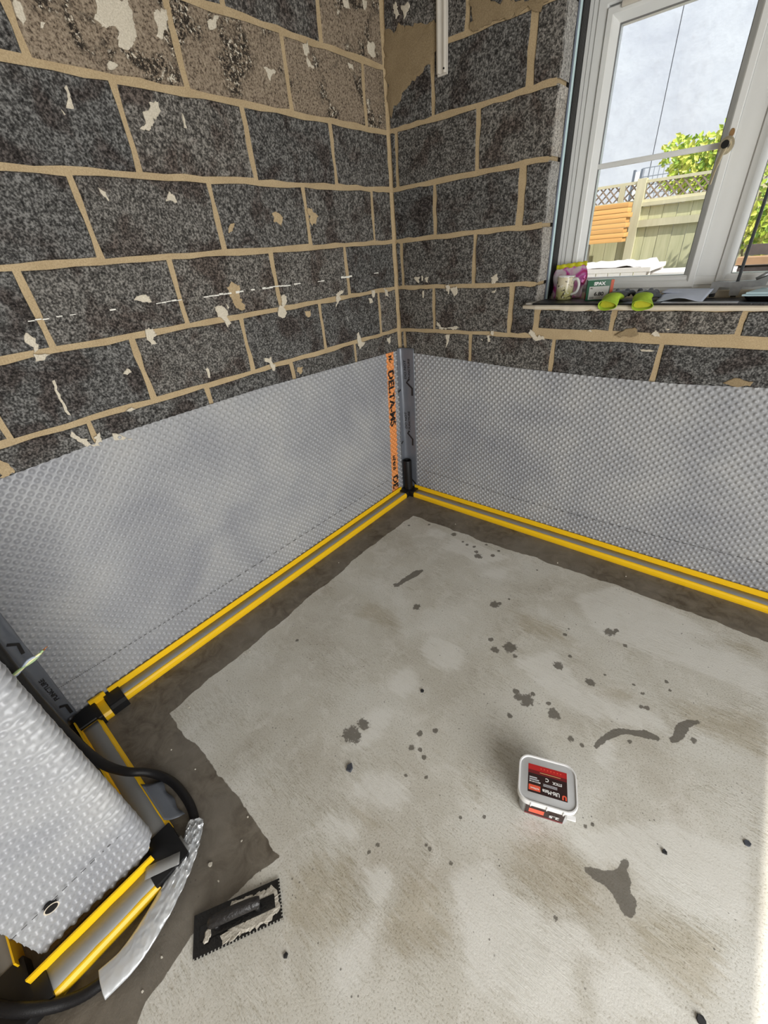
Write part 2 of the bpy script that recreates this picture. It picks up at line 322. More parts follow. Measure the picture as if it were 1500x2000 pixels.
PLASTER_L = [[(-1.2795,2.166),(-1.1882,2.1859),(-1.1792,2.1571),(-1.191,2.1116),(-1.2228,2.0795),(-1.2443,2.0772),(-1.2598,2.0788),(-1.2419,2.1079),(-1.2508,2.1203),(-1.2922,2.1137),(-1.2976,2.1276)],[(-1.4916,2.12),(-1.4777,2.1206),(-1.4826,2.1001),(-1.4769,2.089),(-1.4893,2.079),(-1.4999,2.0893),(-1.5024,2.1033)],[(-1.1046,2.1839),(-1.0707,2.191),(-1.0815,2.1562),(-1.0987,2.1287),(-1.1225,2.1198),(-1.1181,2.1431),(-1.1155,2.1672)],[(-1.4385,1.9743),(-1.4364,1.9588),(-1.4398,1.9261),(-1.4564,1.9256)],[(-1.3079,2.03),(-1.2899,2.0446),(-1.2753,2.0411),(-1.2855,2.0261),(-1.3005,2.0238)],[(-1.2062,1.9668),(-1.1814,1.9715),(-1.182,1.9429),(-1.1986,1.9326),(-1.2103,1.9263),(-1.2109,1.9126),(-1.2429,1.8958),(-1.2627,1.8974),(-1.238,1.92),(-1.2409,1.9413),(-1.2177,1.9489)],[(-1.1053,1.955),(-1.1013,1.952),(-1.1003,1.9165),(-1.1087,1.9175)],[(-1.2362,1.7438),(-1.2219,1.7481),(-1.2091,1.7129),(-1.2475,1.7202)],[(-1.4499,1.7485),(-1.4306,1.735),(-1.4317,1.7172),(-1.4421,1.7277)],[(-1.4741,1.922),(-1.4683,1.9109),(-1.4731,1.908)],[(-1.448,2.0897),(-1.4354,2.0922),(-1.443,2.0792),(-1.453,2.0785)],[(-0.9294,2.1922),(-0.8966,2.2115),(-0.8978,2.192),(-0.924,2.1773)],[(-0.1171,2.2977),(-0.073,2.3013),(-0.0693,2.2575),(-0.0997,2.2524),(-0.1176,2.2627)],[(-0.5133,2.2181),(-0.4813,2.2277),(-0.4841,2.2),(-0.5105,2.1837),(-0.5143,2.1987)],[(-0.4988,2.1857),(-0.484,2.1682),(-0.4628,2.1595),(-0.4939,2.1586)],[(-0.261,2.2083),(-0.2294,2.2091),(-0.2279,2.1919),(-0.2551,2.192)],[(-0.2618,2.3869),(-0.2224,2.3955),(-0.2224,2.372),(-0.2526,2.3696)],[(-0.1358,2.4143),(-0.1075,2.4204),(-0.1082,2.4041),(-0.1207,2.3831),(-0.1304,2.3913)],[(-0.7223,2.1188),(-0.6681,2.1235),(-0.683,2.106),(-0.7038,2.0914)],[(-0.9267,2.1896),(-0.8984,2.2112),(-0.8801,2.2181),(-0.9064,2.1871),(-0.9246,2.1804)],[(-1.811,1.3842),(-1.8001,1.3923),(-1.7874,1.38),(-1.7908,1.3643),(-1.7839,1.3589),(-1.7891,1.3475),(-1.7995,1.3412),(-1.8028,1.3584),(-1.8128,1.3765)],[(-1.8056,1.3362),(-1.7688,1.3244),(-1.7892,1.318),(-1.8032,1.3125),(-1.81,1.3182)],[(-1.465,1.3517),(-1.4366,1.3518),(-1.4329,1.3272),(-1.4473,1.3103),(-1.4427,1.2946),(-1.4618,1.2933),(-1.4651,1.3183)],[(-1.4647,1.4406),(-1.444,1.4558),(-1.4234,1.458),(-1.4074,1.4473),(-1.4026,1.4332),(-1.4382,1.4329)],[(-1.7956,1.2516),(-1.7882,1.2519),(-1.793,1.2213),(-1.7931,1.1838),(-1.795,1.1555),(-1.7917,1.1408),(-1.8007,1.1426),(-1.8005,1.1764),(-1.8003,1.214)],[(-1.8161,1.0929),(-1.8049,1.0788),(-1.7934,1.0643),(-1.7797,1.0541),(-1.7816,1.0281),(-1.7575,1.0189),(-1.7558,1.0507),(-1.7398,1.061),(-1.7393,1.0339),(-1.7473,1.0206),(-1.7886,1.0227),(-1.8089,1.0491),(-1.8201,1.0739)],[(-1.6998,1.0414),(-1.6825,1.0353),(-1.6673,1.0103),(-1.641,0.9978),(-1.688,1.0095),(-1.7014,1.0255)],[(-1.6293,1.1044),(-1.6064,1.1107),(-1.5921,1.101),(-1.6157,1.1002)],[(-1.5873,1.2265),(-1.5642,1.2408),(-1.5606,1.2251),(-1.5788,1.217)],[(-1.2851,1.1716),(-1.2744,1.1748),(-1.2762,1.1408),(-1.2846,1.1543)],[(-1.1697,1.3829),(-1.1421,1.3847),(-1.1224,1.3603),(-1.1318,1.3421),(-1.121,1.3208),(-1.1415,1.3013),(-1.1495,1.3307),(-1.1672,1.35)],[(-1.1246,1.3961),(-1.1106,1.3753),(-1.1156,1.3704)],[(-0.8423,1.3831),(-0.8151,1.3891),(-0.8094,1.3612),(-0.8367,1.3401),(-0.8288,1.3205),(-0.8529,1.2958),(-0.8761,1.3054),(-0.8657,1.3438),(-0.846,1.3534)],[(-1.0029,1.1533),(-0.9654,1.152),(-0.9562,1.1235),(-0.951,1.0952),(-0.9618,1.0875),(-0.9822,1.1225)],[(-0.5013,1.3581),(-0.4724,1.3684),(-0.4391,1.3718),(-0.4763,1.3486),(-0.4736,1.3347),(-0.5014,1.3038),(-0.5133,1.2985),(-0.4993,1.3309)],[(-0.3844,1.1254),(-0.3663,1.1608),(-0.352,1.1352),(-0.3496,1.1114),(-0.3238,1.0908),(-0.37,1.0637),(-0.3776,1.093)],[(-0.1273,1.0795),(-0.0908,1.0856),(-0.094,1.0566),(-0.1097,1.0467)],[(-0.2256,1.3465),(-0.2007,1.3439),(-0.2058,1.3077),(-0.2246,1.3098)],[(-0.2556,1.3133),(-0.2282,1.3028),(-0.2283,1.2843),(-0.2537,1.2837)],[(-0.1186,1.3429),(-0.0907,1.3288),(-0.0875,1.2981),(-0.1135,1.3086)],[(-1.2816,1.1713),(-1.2722,1.1692),(-1.2773,1.1342),(-1.2868,1.1366)]]
SMEAR_L = [[(-1.0921,1.4434),(-1.0653,1.462),(-1.0411,1.4491),(-1.0526,1.4123),(-1.0361,1.3713),(-1.0411,1.355),(-1.0782,1.3767),(-1.0903,1.4056)],[(-0.8,1.6848),(-0.7732,1.6873),(-0.7512,1.6701),(-0.7687,1.6479),(-0.8037,1.6581)],[(-0.6126,1.7105),(-0.5841,1.7056),(-0.5554,1.6797),(-0.5669,1.648),(-0.5975,1.6483),(-0.6072,1.6798)],[(-1.0259,1.6489),(-0.9991,1.6531),(-1.0081,1.635),(-1.0301,1.6262)],[(-0.7173,1.3118),(-0.6794,1.3101),(-0.6861,1.2814),(-0.7195,1.2829)],[(-0.8236,1.0731),(-0.7953,1.0702),(-0.8028,1.0393),(-0.8304,1.0459)],[(-2.0181,1.0658),(-2.0048,1.0553),(-2.004,1.0251),(-2.0192,1.0167),(-2.0414,1.0166)]]
PLASTER_R = [[(0.1301,1.3846),(0.1671,1.3835),(0.1615,1.3572),(0.1477,1.3609)],[(0.1811,1.3895),(0.1901,1.3892),(0.1894,1.3663),(0.1821,1.3666)],[(0.2034,1.379),(0.226,1.3848),(0.2208,1.3556),(0.2119,1.3592)],[(0.1859,1.3165),(0.197,1.3163),(0.1912,1.279),(0.1848,1.2825)],[(0.3345,1.3399),(0.3641,1.3393),(0.36,1.3201),(0.356,1.3008),(0.3405,1.3172)],[(0.3642,1.3265),(0.4056,1.3352),(0.4105,1.3001),(0.3856,1.2927)],[(0.6017,1.3724),(0.63,1.3813),(0.6393,1.3537),(0.6184,1.3424),(0.6003,1.3387)],[(0.3379,1.0953),(0.3639,1.0963),(0.3597,1.0601),(0.3418,1.0297)],[(0.5927,1.102),(0.6043,1.1059),(0.6105,1.0723),(0.6028,1.0685)],[(0.6147,1.1263),(0.6304,1.1235),(0.6243,1.1),(0.6117,1.1128)],[(0.8148,1.1142),(0.8227,1.1365),(0.8406,1.1309),(0.8636,1.1099),(0.898,1.1051),(0.8996,1.0927),(0.8523,1.0905),(0.8367,1.1056)],[(0.2809,1.1578),(0.2945,1.1475),(0.3035,1.1299),(0.3661,1.1354),(0.4267,1.1406),(0.4012,1.128),(0.2944,1.1246)],[(0.6027,1.3038),(0.6314,1.3154),(0.6214,1.3005)],[(0.5578,1.0835),(0.5683,1.084),(0.5664,1.0736)],[(1.3477,1.1353),(1.3566,1.1556),(1.3771,1.1299)],[(1.3166,1.0756),(1.3746,1.0756),(1.3637,1.0681),(1.3251,1.067)],[(1.0877,1.1395),(1.1008,1.1486),(1.1084,1.1388)],[(1.391,1.16),(1.4089,1.1605),(1.4046,1.1539)],[(0.5257,2.2489),(0.5549,2.2634),(0.5955,2.2668),(0.6093,2.2413),(0.5684,2.2413)],[(0.0652,2.4091),(0.0851,2.4119),(0.098,2.3754),(0.0813,2.3631)],[(0.1073,2.3976),(0.1339,2.3943),(0.1532,2.401),(0.1556,2.3762),(0.1236,2.3519)]]
SMEAR_R = [[(0.0059,2.3396),(0.1494,2.3325),(0.2952,2.3103),(0.2946,2.2286),(0.2578,2.2077),(0.2425,2.1939),(0.1876,2.1572),(0.1232,2.1528),(0.1134,2.1265),(0.0518,2.0953),(0.0278,2.0698),(0.0149,2.1226),(0.009,2.2439)],[(0.4509,2.2418),(0.4548,2.3019),(0.4731,2.3117),(0.779,2.2264),(0.7278,2.2198),(0.5871,2.2289),(0.5023,2.2285),(0.4647,2.2186)],[(1.6397,0.968),(1.675,0.995),(1.7327,0.978),(1.7277,0.9609),(1.6543,0.956)],[(1.2054,1.1227),(1.2283,1.1445),(1.2781,1.1598),(1.2955,1.1401),(1.2725,1.1255)]]
CHALK_L = [[(-1.7815,1.4248),(-1.6505,1.424),0.004],[(-1.5714,1.4236),(-1.5095,1.4241),0.006],[(-1.3936,1.423),(-1.2951,1.4252),0.005],[(-1.2077,1.4243),(-1.1396,1.4229),0.004],[(-1.1391,1.4245),(-0.8561,1.4246),0.007],[(-0.8561,1.4246),(-0.6953,1.4224),0.006],[(-0.6103,1.4208),(-0.566,1.4199),0.004],[(-0.4507,1.4248),(-0.3682,1.4238),0.008],[(-0.2144,1.4238),(-0.1579,1.4229),0.006],[(-0.44,1.2463),(-0.4288,1.1935),0.003]]
BLOBS = [(0.9512,-1.6273,0.0325),(0.955,-1.5704,0.0221),(1.2461,-0.9174,0.0265),(1.198,-0.9683,0.016),(1.1596,-0.9277,0.0109),(1.2836,-0.9479,0.0105),(1.4465,-0.8899,0.0182),(1.0745,-0.7217,0.0198),(1.0917,-0.7011,0.0098),(1.4059,-1.1159,0.0249),(1.3785,-1.1199,0.0173),(1.3565,-1.103,0.0112),(1.4162,-1.0756,0.0079),(1.5105,-1.109,0.0209),(1.4792,-1.0776,0.0092),(1.3804,-1.2098,0.0099),(0.7693,-0.9571,0.0185),(0.5784,-0.8887,0.0111),(0.5987,-0.3233,0.0176),(0.8252,-0.428,0.0208),(0.7973,-0.4009,0.0118),(0.8896,-0.3782,0.0115),(0.7638,-0.3644,0.0096),(0.719,-0.37,0.0096),(0.6833,-0.3567,0.0074),(0.8996,-0.3213,0.0082),(0.814,-0.3072,0.0095),(1.1421,-0.3604,0.0064),(1.1488,-1.4695,0.0106),(1.1878,-1.4259,0.0091),(1.2095,-1.5307,0.0071),(0.4302,-1.4555,0.008),(0.41,-0.316,0.0093),(0.3055,-0.3918,0.008),(1.1552,-1.5299,0.0104),(1.1829,-1.5181,0.0074),(1.1149,-0.647,0.006),(1.5643,-0.5881,0.0219),(1.5855,-0.561,0.0102),(1.6369,-0.6253,0.0098),(1.4125,-0.7118,0.0088),(1.4154,-0.6697,0.0045),(1.4459,-0.8882,0.0179),(1.5732,-0.8948,0.0171),(1.747,-0.8291,0.0076),(1.754,-0.8896,0.0086),(1.7724,-0.8827,0.0086),(1.5908,-1.1642,0.0106),(1.6286,-1.1641,0.007),(1.924,-0.9211,0.0101),(1.8248,-0.7537,0.0063),(1.7108,-0.8071,0.0044),(1.7541,-1.0527,0.0081),(1.8077,-0.7201,0.0077),(1.4134,-1.0749,0.0079),(1.6113,-0.8253,0.004),(1.4698,-0.8149,0.0084),(1.1502,-1.4716,0.0076),(1.2105,-1.5311,0.0071),(1.2532,-1.5798,0.0058),(1.1942,-1.618,0.0046),(1.2435,-1.8266,0.0041),(1.2339,-1.8553,0.0041),(1.3729,-1.7366,0.0046),(1.4408,-1.7278,0.0045),(1.4043,-1.6116,0.0037),(1.4621,-1.5646,0.0043),(1.3604,-1.7346,0.0031),(1.7144,-1.4019,0.0045),(1.7278,-1.3844,0.0046),(1.7174,-1.6577,0.0043)]
STAINS = [[(1.738,-1.5112),(1.7436,-1.4996),(1.7798,-1.4833),(1.806,-1.4652),(1.8219,-1.4408),(1.8179,-1.4244),(1.828,-1.4115),(1.8383,-1.4182),(1.833,-1.4417),(1.8458,-1.4505),(1.8539,-1.4673),(1.8485,-1.4805),(1.8746,-1.4953),(1.8742,-1.5212),(1.8668,-1.5416),(1.8503,-1.5401),(1.8194,-1.5168),(1.7956,-1.5084),(1.7754,-1.515)],[(1.6594,-1.1534),(1.6682,-1.106),(1.6925,-1.0495),(1.7239,-1.0181),(1.7491,-1.0071),(1.7912,-0.9755),(1.8385,-0.9742),(1.8312,-0.9909),(1.7828,-1.0124),(1.7427,-1.0272),(1.7077,-1.0649),(1.6857,-1.1078),(1.6695,-1.1494)],[(1.8562,-0.9721),(1.8678,-0.9334),(1.8669,-0.8955),(1.8871,-0.8566),(1.9391,-0.8218),(1.9052,-0.8747),(1.8937,-0.9365),(1.8782,-0.9666)],[(0.5792,-0.9075),(0.5853,-0.8245),(0.6013,-0.7313),(0.6341,-0.6985),(0.64,-0.7466),(0.6137,-0.8251),(0.5973,-0.895)]]
LIGHTS = [[(0.9212,-1.3825),(0.9173,-1.2934),(0.9479,-1.2456),(1.0171,-1.2824),(1.0363,-1.3386),(1.0113,-1.4021),(0.968,-1.4004)],[(0.9266,-1.1539),(0.9183,-1.0593),(1.0274,-1.0394),(1.1255,-1.0648),(1.1199,-1.1584),(1.0588,-1.1904),(0.9861,-1.1919)],[(0.9182,-1.5569),(0.9815,-1.4569),(1.0235,-1.4577),(1.0461,-1.5609),(1.0196,-1.6458),(0.9528,-1.7053),(0.9442,-1.6752),(0.9879,-1.5756)],[(0.4551,-0.417),(0.4435,-0.3305),(0.5665,-0.3312),(0.5694,-0.4066)],[(0.8969,-0.5717),(0.9457,-0.4769),(1.0274,-0.4216),(1.026,-0.5428)],[(0.6035,-0.4826),(0.6103,-0.3544),(0.7938,-0.3326),(0.9992,-0.3338),(0.8742,-0.483),(0.714,-0.4795)],[(1.6494,-0.9757),(1.7218,-0.8875),(1.8327,-0.8811),(1.854,-0.9438),(1.6952,-1.0159)],[(1.283,-0.9769),(1.4039,-0.8129),(1.567,-0.9481),(1.7285,-0.917),(1.6257,-1.0597),(1.4515,-1.0331)],[(1.6636,-1.1095),(1.7069,-1.0617),(1.7362,-1.1759),(1.6773,-1.2138)],[(1.359,-0.4629),(1.5013,-0.2606),(1.7984,-0.2922),(2.1063,-0.4592),(2.1108,-0.5913),(1.8441,-0.601),(1.524,-0.6228)],[(1.6753,-1.4525),(1.8947,-1.2387),(2.0942,-1.1891),(2.1037,-1.3602),(2.005,-1.4383),(1.8766,-1.4763),(1.8383,-1.4182),(1.7787,-1.4794),(1.6921,-1.4871)],[(1.7052,-1.7356),(1.7353,-1.6138),(1.7866,-1.6113),(1.8063,-1.6358),(1.8438,-1.6554),(1.7589,-1.7194)],[(1.6111,-1.6898),(1.6705,-1.6606),(1.7829,-1.7295),(1.8302,-1.792),(1.7047,-1.8932)],[(1.8146,-1.7041),(1.8886,-1.6197),(1.9612,-1.6216),(2.0282,-1.6262),(1.8538,-1.773)],[(1.0693,-1.8994),(1.0568,-1.8496),(1.1799,-1.8195),(1.1913,-1.8715),(1.1315,-1.8852)],[(1.2328,-1.9014),(1.2966,-1.8364),(1.3524,-1.8751),(1.3469,-1.929),(1.2951,-1.934)],[(1.4448,-1.7454),(1.5278,-1.6458),(1.6593,-1.712),(1.7287,-1.825),(1.5969,-1.9136),(1.5461,-1.8425)],[(1.3127,-2.0674),(1.3158,-1.9923),(1.3578,-1.9421),(1.3886,-2.007),(1.3958,-2.0922),(1.3372,-2.1218)],[(1.0717,-1.8008),(1.0766,-1.677),(1.2134,-1.6408),(1.27,-1.6611),(1.2001,-1.7513)]]
DARKS = [[(1.368,-1.503),(1.3866,-1.4552),(1.4116,-1.366),(1.4512,-1.3287),(1.4471,-1.3606),(1.4135,-1.421),(1.3969,-1.4743),(1.4359,-1.5578),(1.4208,-1.5634)],[(1.1008,-2.0635),(1.1001,-1.9638),(1.1946,-1.8902),(1.2882,-1.9621),(1.3014,-2.0368),(1.1833,-2.1306)],[(1.348,-1.8212),(1.4063,-1.7756),(1.4654,-1.8224),(1.5192,-1.8229),(1.5179,-1.904),(1.416,-1.9851),(1.3725,-1.9599)],[(1.0787,-1.808),(1.1259,-1.7592),(1.235,-1.7597),(1.2351,-1.7937),(1.1841,-1.8162)],[(1.8821,-1.5022),(1.9708,-1.4573),(2.0572,-1.4288),(2.0502,-1.5332),(2.0254,-1.6031),(1.9585,-1.6066),(1.8791,-1.578)],[(1.5602,-1.5793),(1.6673,-1.4587),(1.774,-1.5254),(1.8084,-1.6143),(1.6882,-1.6466),(1.594,-1.6526)],[(1.5914,-0.9022),(1.7114,-0.8417),(1.7285,-0.917),(1.6189,-0.9099)],[(1.8211,-0.8141),(2.1136,-0.6719),(2.1197,-0.8512),(1.9088,-0.8642)],[(1.1568,-0.7027),(1.3591,-0.6912),(1.4882,-0.7411),(1.2569,-0.8131)],[(1.8165,-0.4144),(2.046,-0.3184),(2.1029,-0.3625),(1.8839,-0.4568)],[(0.5317,-1.0705),(0.6553,-1.0541),(0.8023,-1.1117),(0.6903,-1.1602),(0.5375,-1.1706)]]
# ------------------------------------------------------------------ floor
def inpoly(X, Y, poly):
    ins = np.zeros(X.shape, bool); n = len(poly)
    for i in range(n):
        x1, y1 = poly[i]; x2, y2 = poly[(i + 1) % n]
        if y1 == y2: continue
        c = ((Y < y1) != (Y < y2)) & (X < (x2 - x1) * (Y - y1) / (y2 - y1) + x1); ins ^= c
    return ins
def blur(a, k):
    for _ in range(3):
        for ax in (0, 1):
            c = np.cumsum(np.concatenate([np.repeat(np.take(a, [0], ax), k + 1, ax), a, np.repeat(np.take(a, [-1], ax), k, ax)], ax), ax)
            n = a.shape[ax]; w = 2 * k + 1
            a = (np.take(c, range(w, w + n), ax) - np.take(c, range(0, n), ax)) / w
    return a
def build_floor():
    xs = np.concatenate([np.arange(-0.02, 2.42, 0.006), np.arange(2.42, 3.75, 0.12)]); ys = np.concatenate([np.arange(-4.7, -2.75, 0.12), np.arange(-2.75, 0.02, 0.006)])
    X, Y = np.meshgrid(xs, ys, indexing='ij'); nx, ny = X.shape
    wob = (fbm(X * 12, Y * 12, 4) - 0.45) * 0.040
    def sd(v, edge): return np.clip((edge - v + wob) / 0.016 + 0.5, 0, 1)
    ex = 0.262 + 0.018 * np.sin(Y * 2.1) + 0.012 * vnoise(Y * 5, Y * 0); ey = 0.272 + 0.015 * np.sin(X * 3.0)
    wet = np.maximum(sd(X, ex), sd(-Y, ey))
    alc = sd(-Y, 99) * sd(X, 1.01 + 0.03 * np.sin(Y * 9)) * np.clip((-Y - 2.015 - 0.05 * np.clip(X - 0.85, 0, 1) - wob) / 0.016 + 0.5, 0, 1)
    wet = np.maximum(wet, alc)
    stain = np.zeros_like(X)
    for bx, by, r in BLOBS:
        d = np.hypot(X - bx, Y - by) + (fbm(X * 60, Y * 60, 2) - 0.4) * r * 0.9
        stain = np.maximum(stain, np.clip(1.0 - d / (2.0 * max(r, 0.006)), 0, 1))
    soft = np.zeros_like(X)
    for p in STAINS: soft = np.maximum(soft, inpoly(X, Y, p).astype(float))
    sp_ = np.pad(soft, 1, mode='edge'); soft = sum(sp_[i:i + nx, j:j + ny] for i in range(3) for j in range(3)) / 9
    stain = np.maximum(stain, np.clip(soft * 1.15, 0, .82))
    lite = np.full_like(X, 0.5)
    A = np.zeros_like(X); B = np.zeros_like(X)
    for p in LIGHTS: A = np.maximum(A, inpoly(X, Y, p) * 1.0)
    for p in DARKS: B = np.maximum(B, inpoly(X, Y, p) * 1.0)
    lite = 0.46 + 0.42 * blur(A, 2) - 0.34 * blur(B, 3)
    verts = np.stack([X, Y, np.zeros_like(X)], -1).reshape(-1, 3)
    idx = np.arange(nx * ny).reshape(nx, ny); f = np.stack([idx[:-1, :-1], idx[1:, :-1], idx[1:, 1:], idx[:-1, 1:]], -1).reshape(-1, 4)
    me = grid_mesh('floor', verts, f); me.materials.append(M['floor'])
    a = me.color_attributes.new('marks', 'FLOAT_COLOR', 'POINT')
    col = np.stack([wet, stain, np.clip(lite, 0, 1), np.ones_like(X)], -1).reshape(-1).astype(np.float32); a.data.foreach_set('color', col)
    return tag(link(bpy.data.objects.new('floor', me)), kind='structure')
def grid_mesh(name, verts, quads):
    me = bpy.data.meshes.new(name); n = len(verts); m = len(quads)
    me.vertices.add(n); me.vertices.foreach_set('co', np.ascontiguousarray(verts, np.float32).reshape(-1))
    me.loops.add(m * 4); me.loops.foreach_set('vertex_index', np.ascontiguousarray(quads, np.int32).reshape(-1))
    me.polygons.add(m); me.polygons.foreach_set('loop_start', np.arange(m, dtype=np.int32) * 4)
    try: me.polygons.foreach_set('loop_total', np.full(m, 4, np.int32))
    except Exception: pass
    me.update(calc_edges=True); me.validate(); return me
build_floor()

# ------------------------------------------------------------------ walls
toL = lambda u, w, z: (w, u, z)          # left wall: u is y (negative), w out of the wall
toR = lambda u, w, z: (u, -w, z)         # window wall: u is x
def jag(poly, step, amp, rg):
    out = []; n = len(poly)
    for i in range(n):
        a = Vector(poly[i]); b = Vector(poly[(i + 1) % n]); k = max(1, int((b - a).length / step))
        for j in range(k):
            p = a.lerp(b, j / k); out.append((p.x + rg.uniform(-amp, amp), p.y + rg.uniform(-amp, amp)))
    return out
def block(parent, to3, u0, u1, z0, z1, mat):
    per = []; nl = 6 if u1 - u0 > 0.2 else 3; ns = 4
    j = lambda s: rnd.uniform(-s, s)
    for k in range(nl): per.append((u0 + (u1 - u0) * k / nl, z0))
    for k in range(ns): per.append((u1, z0 + (z1 - z0) * k / ns))
    for k in range(nl): per.append((u1 - (u1 - u0) * k / nl, z1))
    for k in range(ns): per.append((u0, z1 - (z1 - z0) * k / ns))
    cu, cz = (u0 + u1) / 2, (z0 + z1) / 2
    A = [(u + j(.0034), z + j(.0034)) for u, z in per]; proud = 0.0045 + j(.0012); tilt = j(.004); n = len(A)
    I = [(u + max(-.006, min(.006, cu - u)), z + max(-.006, min(.006, cz - z))) for u, z in A]
    vs = [to3(u, -0.003, z) for u, z in A] + [to3(u, proud + tilt * (u - cu), z) for u, z in I]
    fs = [(i, (i + 1) % n, n + (i + 1) % n, n + i) for i in range(n)] + [tuple(range(n, 2 * n))]
    return mobj('block', vs, fs, mat, parent)
def patch(name, parent, to3, poly, th, mat, rg, step=0.010, amp=0.005):
    sz = min(max(p[0] for p in poly) - min(p[0] for p in poly), max(p[1] for p in poly) - min(p[1] for p in poly)); amp = min(amp, .13 * sz + .0006)
    P = jag(jag(poly, step, amp, rg), step * .45, amp * .5, rg); n = len(P); cu = sum(p[0] for p in P) / n; cz = sum(p[1] for p in P) / n
    I = [(cu + (u - cu) * 0.86, cz + (z - cz) * 0.86) for u, z in P]
    vs = [to3(u, 0.002, z) for u, z in P] + [to3(u, 0.005 + th * .7, z) for u, z in P] + [to3(u, 0.005 + th + rg.uniform(0, .001), z) for u, z in I]
    fs = [(i, (i + 1) % n, n + (i + 1) % n, n + i) for i in range(n)] + [(n + i, n + (i + 1) % n, 2 * n + (i + 1) % n, 2 * n + i) for i in range(n)] + [tuple(range(2 * n, 3 * n))]
    return mobj(name, vs, fs, mat, parent)
def slab(name, boxes, mat):
    bm = bmesh.new()
    for lo, hi in boxes: add_box(bm, lo, hi)
    return tag(bobj(name, bm, mat), kind='structure')
TOPZ = 2.72
wl = slab('wall_left', [((-0.12, -4.6, 0), (0, 0.1, TOPZ))], M['mortar'])
ww = slab('wall_window', [((0, 0, 0), (0.824, 0.1, TOPZ)), ((0.824, 0, 0), (3.72, 0.1, 1.228)), ((2.09, 0, 1.228), (3.72, 0.1, TOPZ)), ((0.824, 0, 2.30), (2.09, 0.1, TOPZ)),
                          ((-0.12, 0.2, 0), (0.80, 0.3, TOPZ)), ((0.80, 0.2, 0), (3.72, 0.3, 1.225)), ((2.10, 0.2, 1.225), (3.72, 0.3, TOPZ)), ((0.80, 0.2, 2.32), (2.10, 0.3, TOPZ))], M['mortar'])
slab('wall_right', [((3.6, -4.6, 0), (3.72, -3.65, TOPZ)), ((3.6, -1.35, 0), (3.72, 0, TOPZ)), ((3.6, -3.65, 2.07), (3.72, -1.35, TOPZ))], M['wallpaint'])
slab('wall_back', [((0, -4.6, 0), (3.6, -4.48, TOPZ))], M['wallpaint'])
slab('ceiling', [((-0.12, -4.6, TOPZ), (3.72, 0.3, TOPZ + 0.12))], M['wallpaint'])
slab('wall_chimney', [((0, -2.55, 0), (0.698, -2.315, TOPZ)), ((0, -3.55, 0), (0.698, -3.28, TOPZ)), ((0, -3.28, 1.05), (0.698, -2.55, TOPZ)), ((0, -3.28, 0), (0.3, -2.55, 1.05))], M['mortar'])
MJ = 0.0075
zj = lambda k: 2.235 - 0.225 * k
offL = {-2: .16, -1: .40, 0: .16, 1: .403, 2: .164, 3: .399, 4: .167, 5: .402}
for k, off in offL.items():
    edges = [0.014 - MJ]
    while off < 2.27: edges.append(off); off += 0.45
    edges.append(2.285)
    for i in range(len(edges) - 1):
        a, b = edges[i], edges[i + 1]
        tan = (k == 0 and a < 1.5) or (k == -1 and a < 0.2) or k == -2
        block(wl, toL, -(b - MJ), -(a + MJ), zj(k + 1) + MJ, min(zj(k), TOPZ) - MJ, M['block_tan'] if tan else M['block'])
offR = {-2: [.265, .715], -1: [.432, .80], 0: [.265, .716], 1: [.048, .498], 2: [.27, .72], 3: [.05, .50], 4: [.259, .709]}
for k, e in offR.items():
    edges = [0.014 - MJ] + e + [0.836 + MJ]
    for i in range(len(edges) - 1):
        w = MJ * (1.7 if abs(edges[i] - .716) < .01 else 1)
        block(ww, toR, edges[i] + w, edges[i + 1] - MJ - (MJ * .9 if abs(edges[i + 1] - .72) < .01 else 0), zj(k + 1) + MJ, min(zj(k), TOPZ) - MJ, M['block'])
for a, b in ((.853, 1.187), (1.187, 1.629), (1.629, 2.08)):
    block(ww, toR, a + MJ, b - MJ, 1.142, 1.228, M['block'])
e5 = [0.014 - MJ, .044, .494, .944, 1.394, 1.844, 2.294]
for i in range(len(e5) - 1):
    top = zj(5) - MJ if e5[i] < .8 else 1.100
    block(ww, toR, e5[i] + MJ, e5[i + 1] - MJ, zj(6) + MJ, top, M['block'])
# courses to the right of the window and over it
for k in range(-2, 6):
    a = 2.094 + (.0 if k % 2 else .22); edges = [2.086] + ([a] if a > 2.2 else [])
    while edges[-1] + .45 < 3.58: edges.append(edges[-1] + .45)
    edges.append(3.595)
    if k == 5: edges = [2.294, 2.744, 3.194, 3.595]
    for i in range(len(edges) - 1): block(ww, toR, edges[i] + MJ, edges[i + 1] - MJ, zj(k + 1) + MJ, min(zj(k), TOPZ) - MJ, M['block'])
for a in (.842, 1.256, 1.67): block(ww, toR, a + MJ, a + .414 - MJ, 2.46 + MJ, 2.685 - MJ, M['block'])
box('lintel', (.845, -.004, 2.302), (2.08, .05, 2.455), simple('concrete_lintel', (.33, .32, .30), .9, .15, 30, bmp=.3), ww, .004)
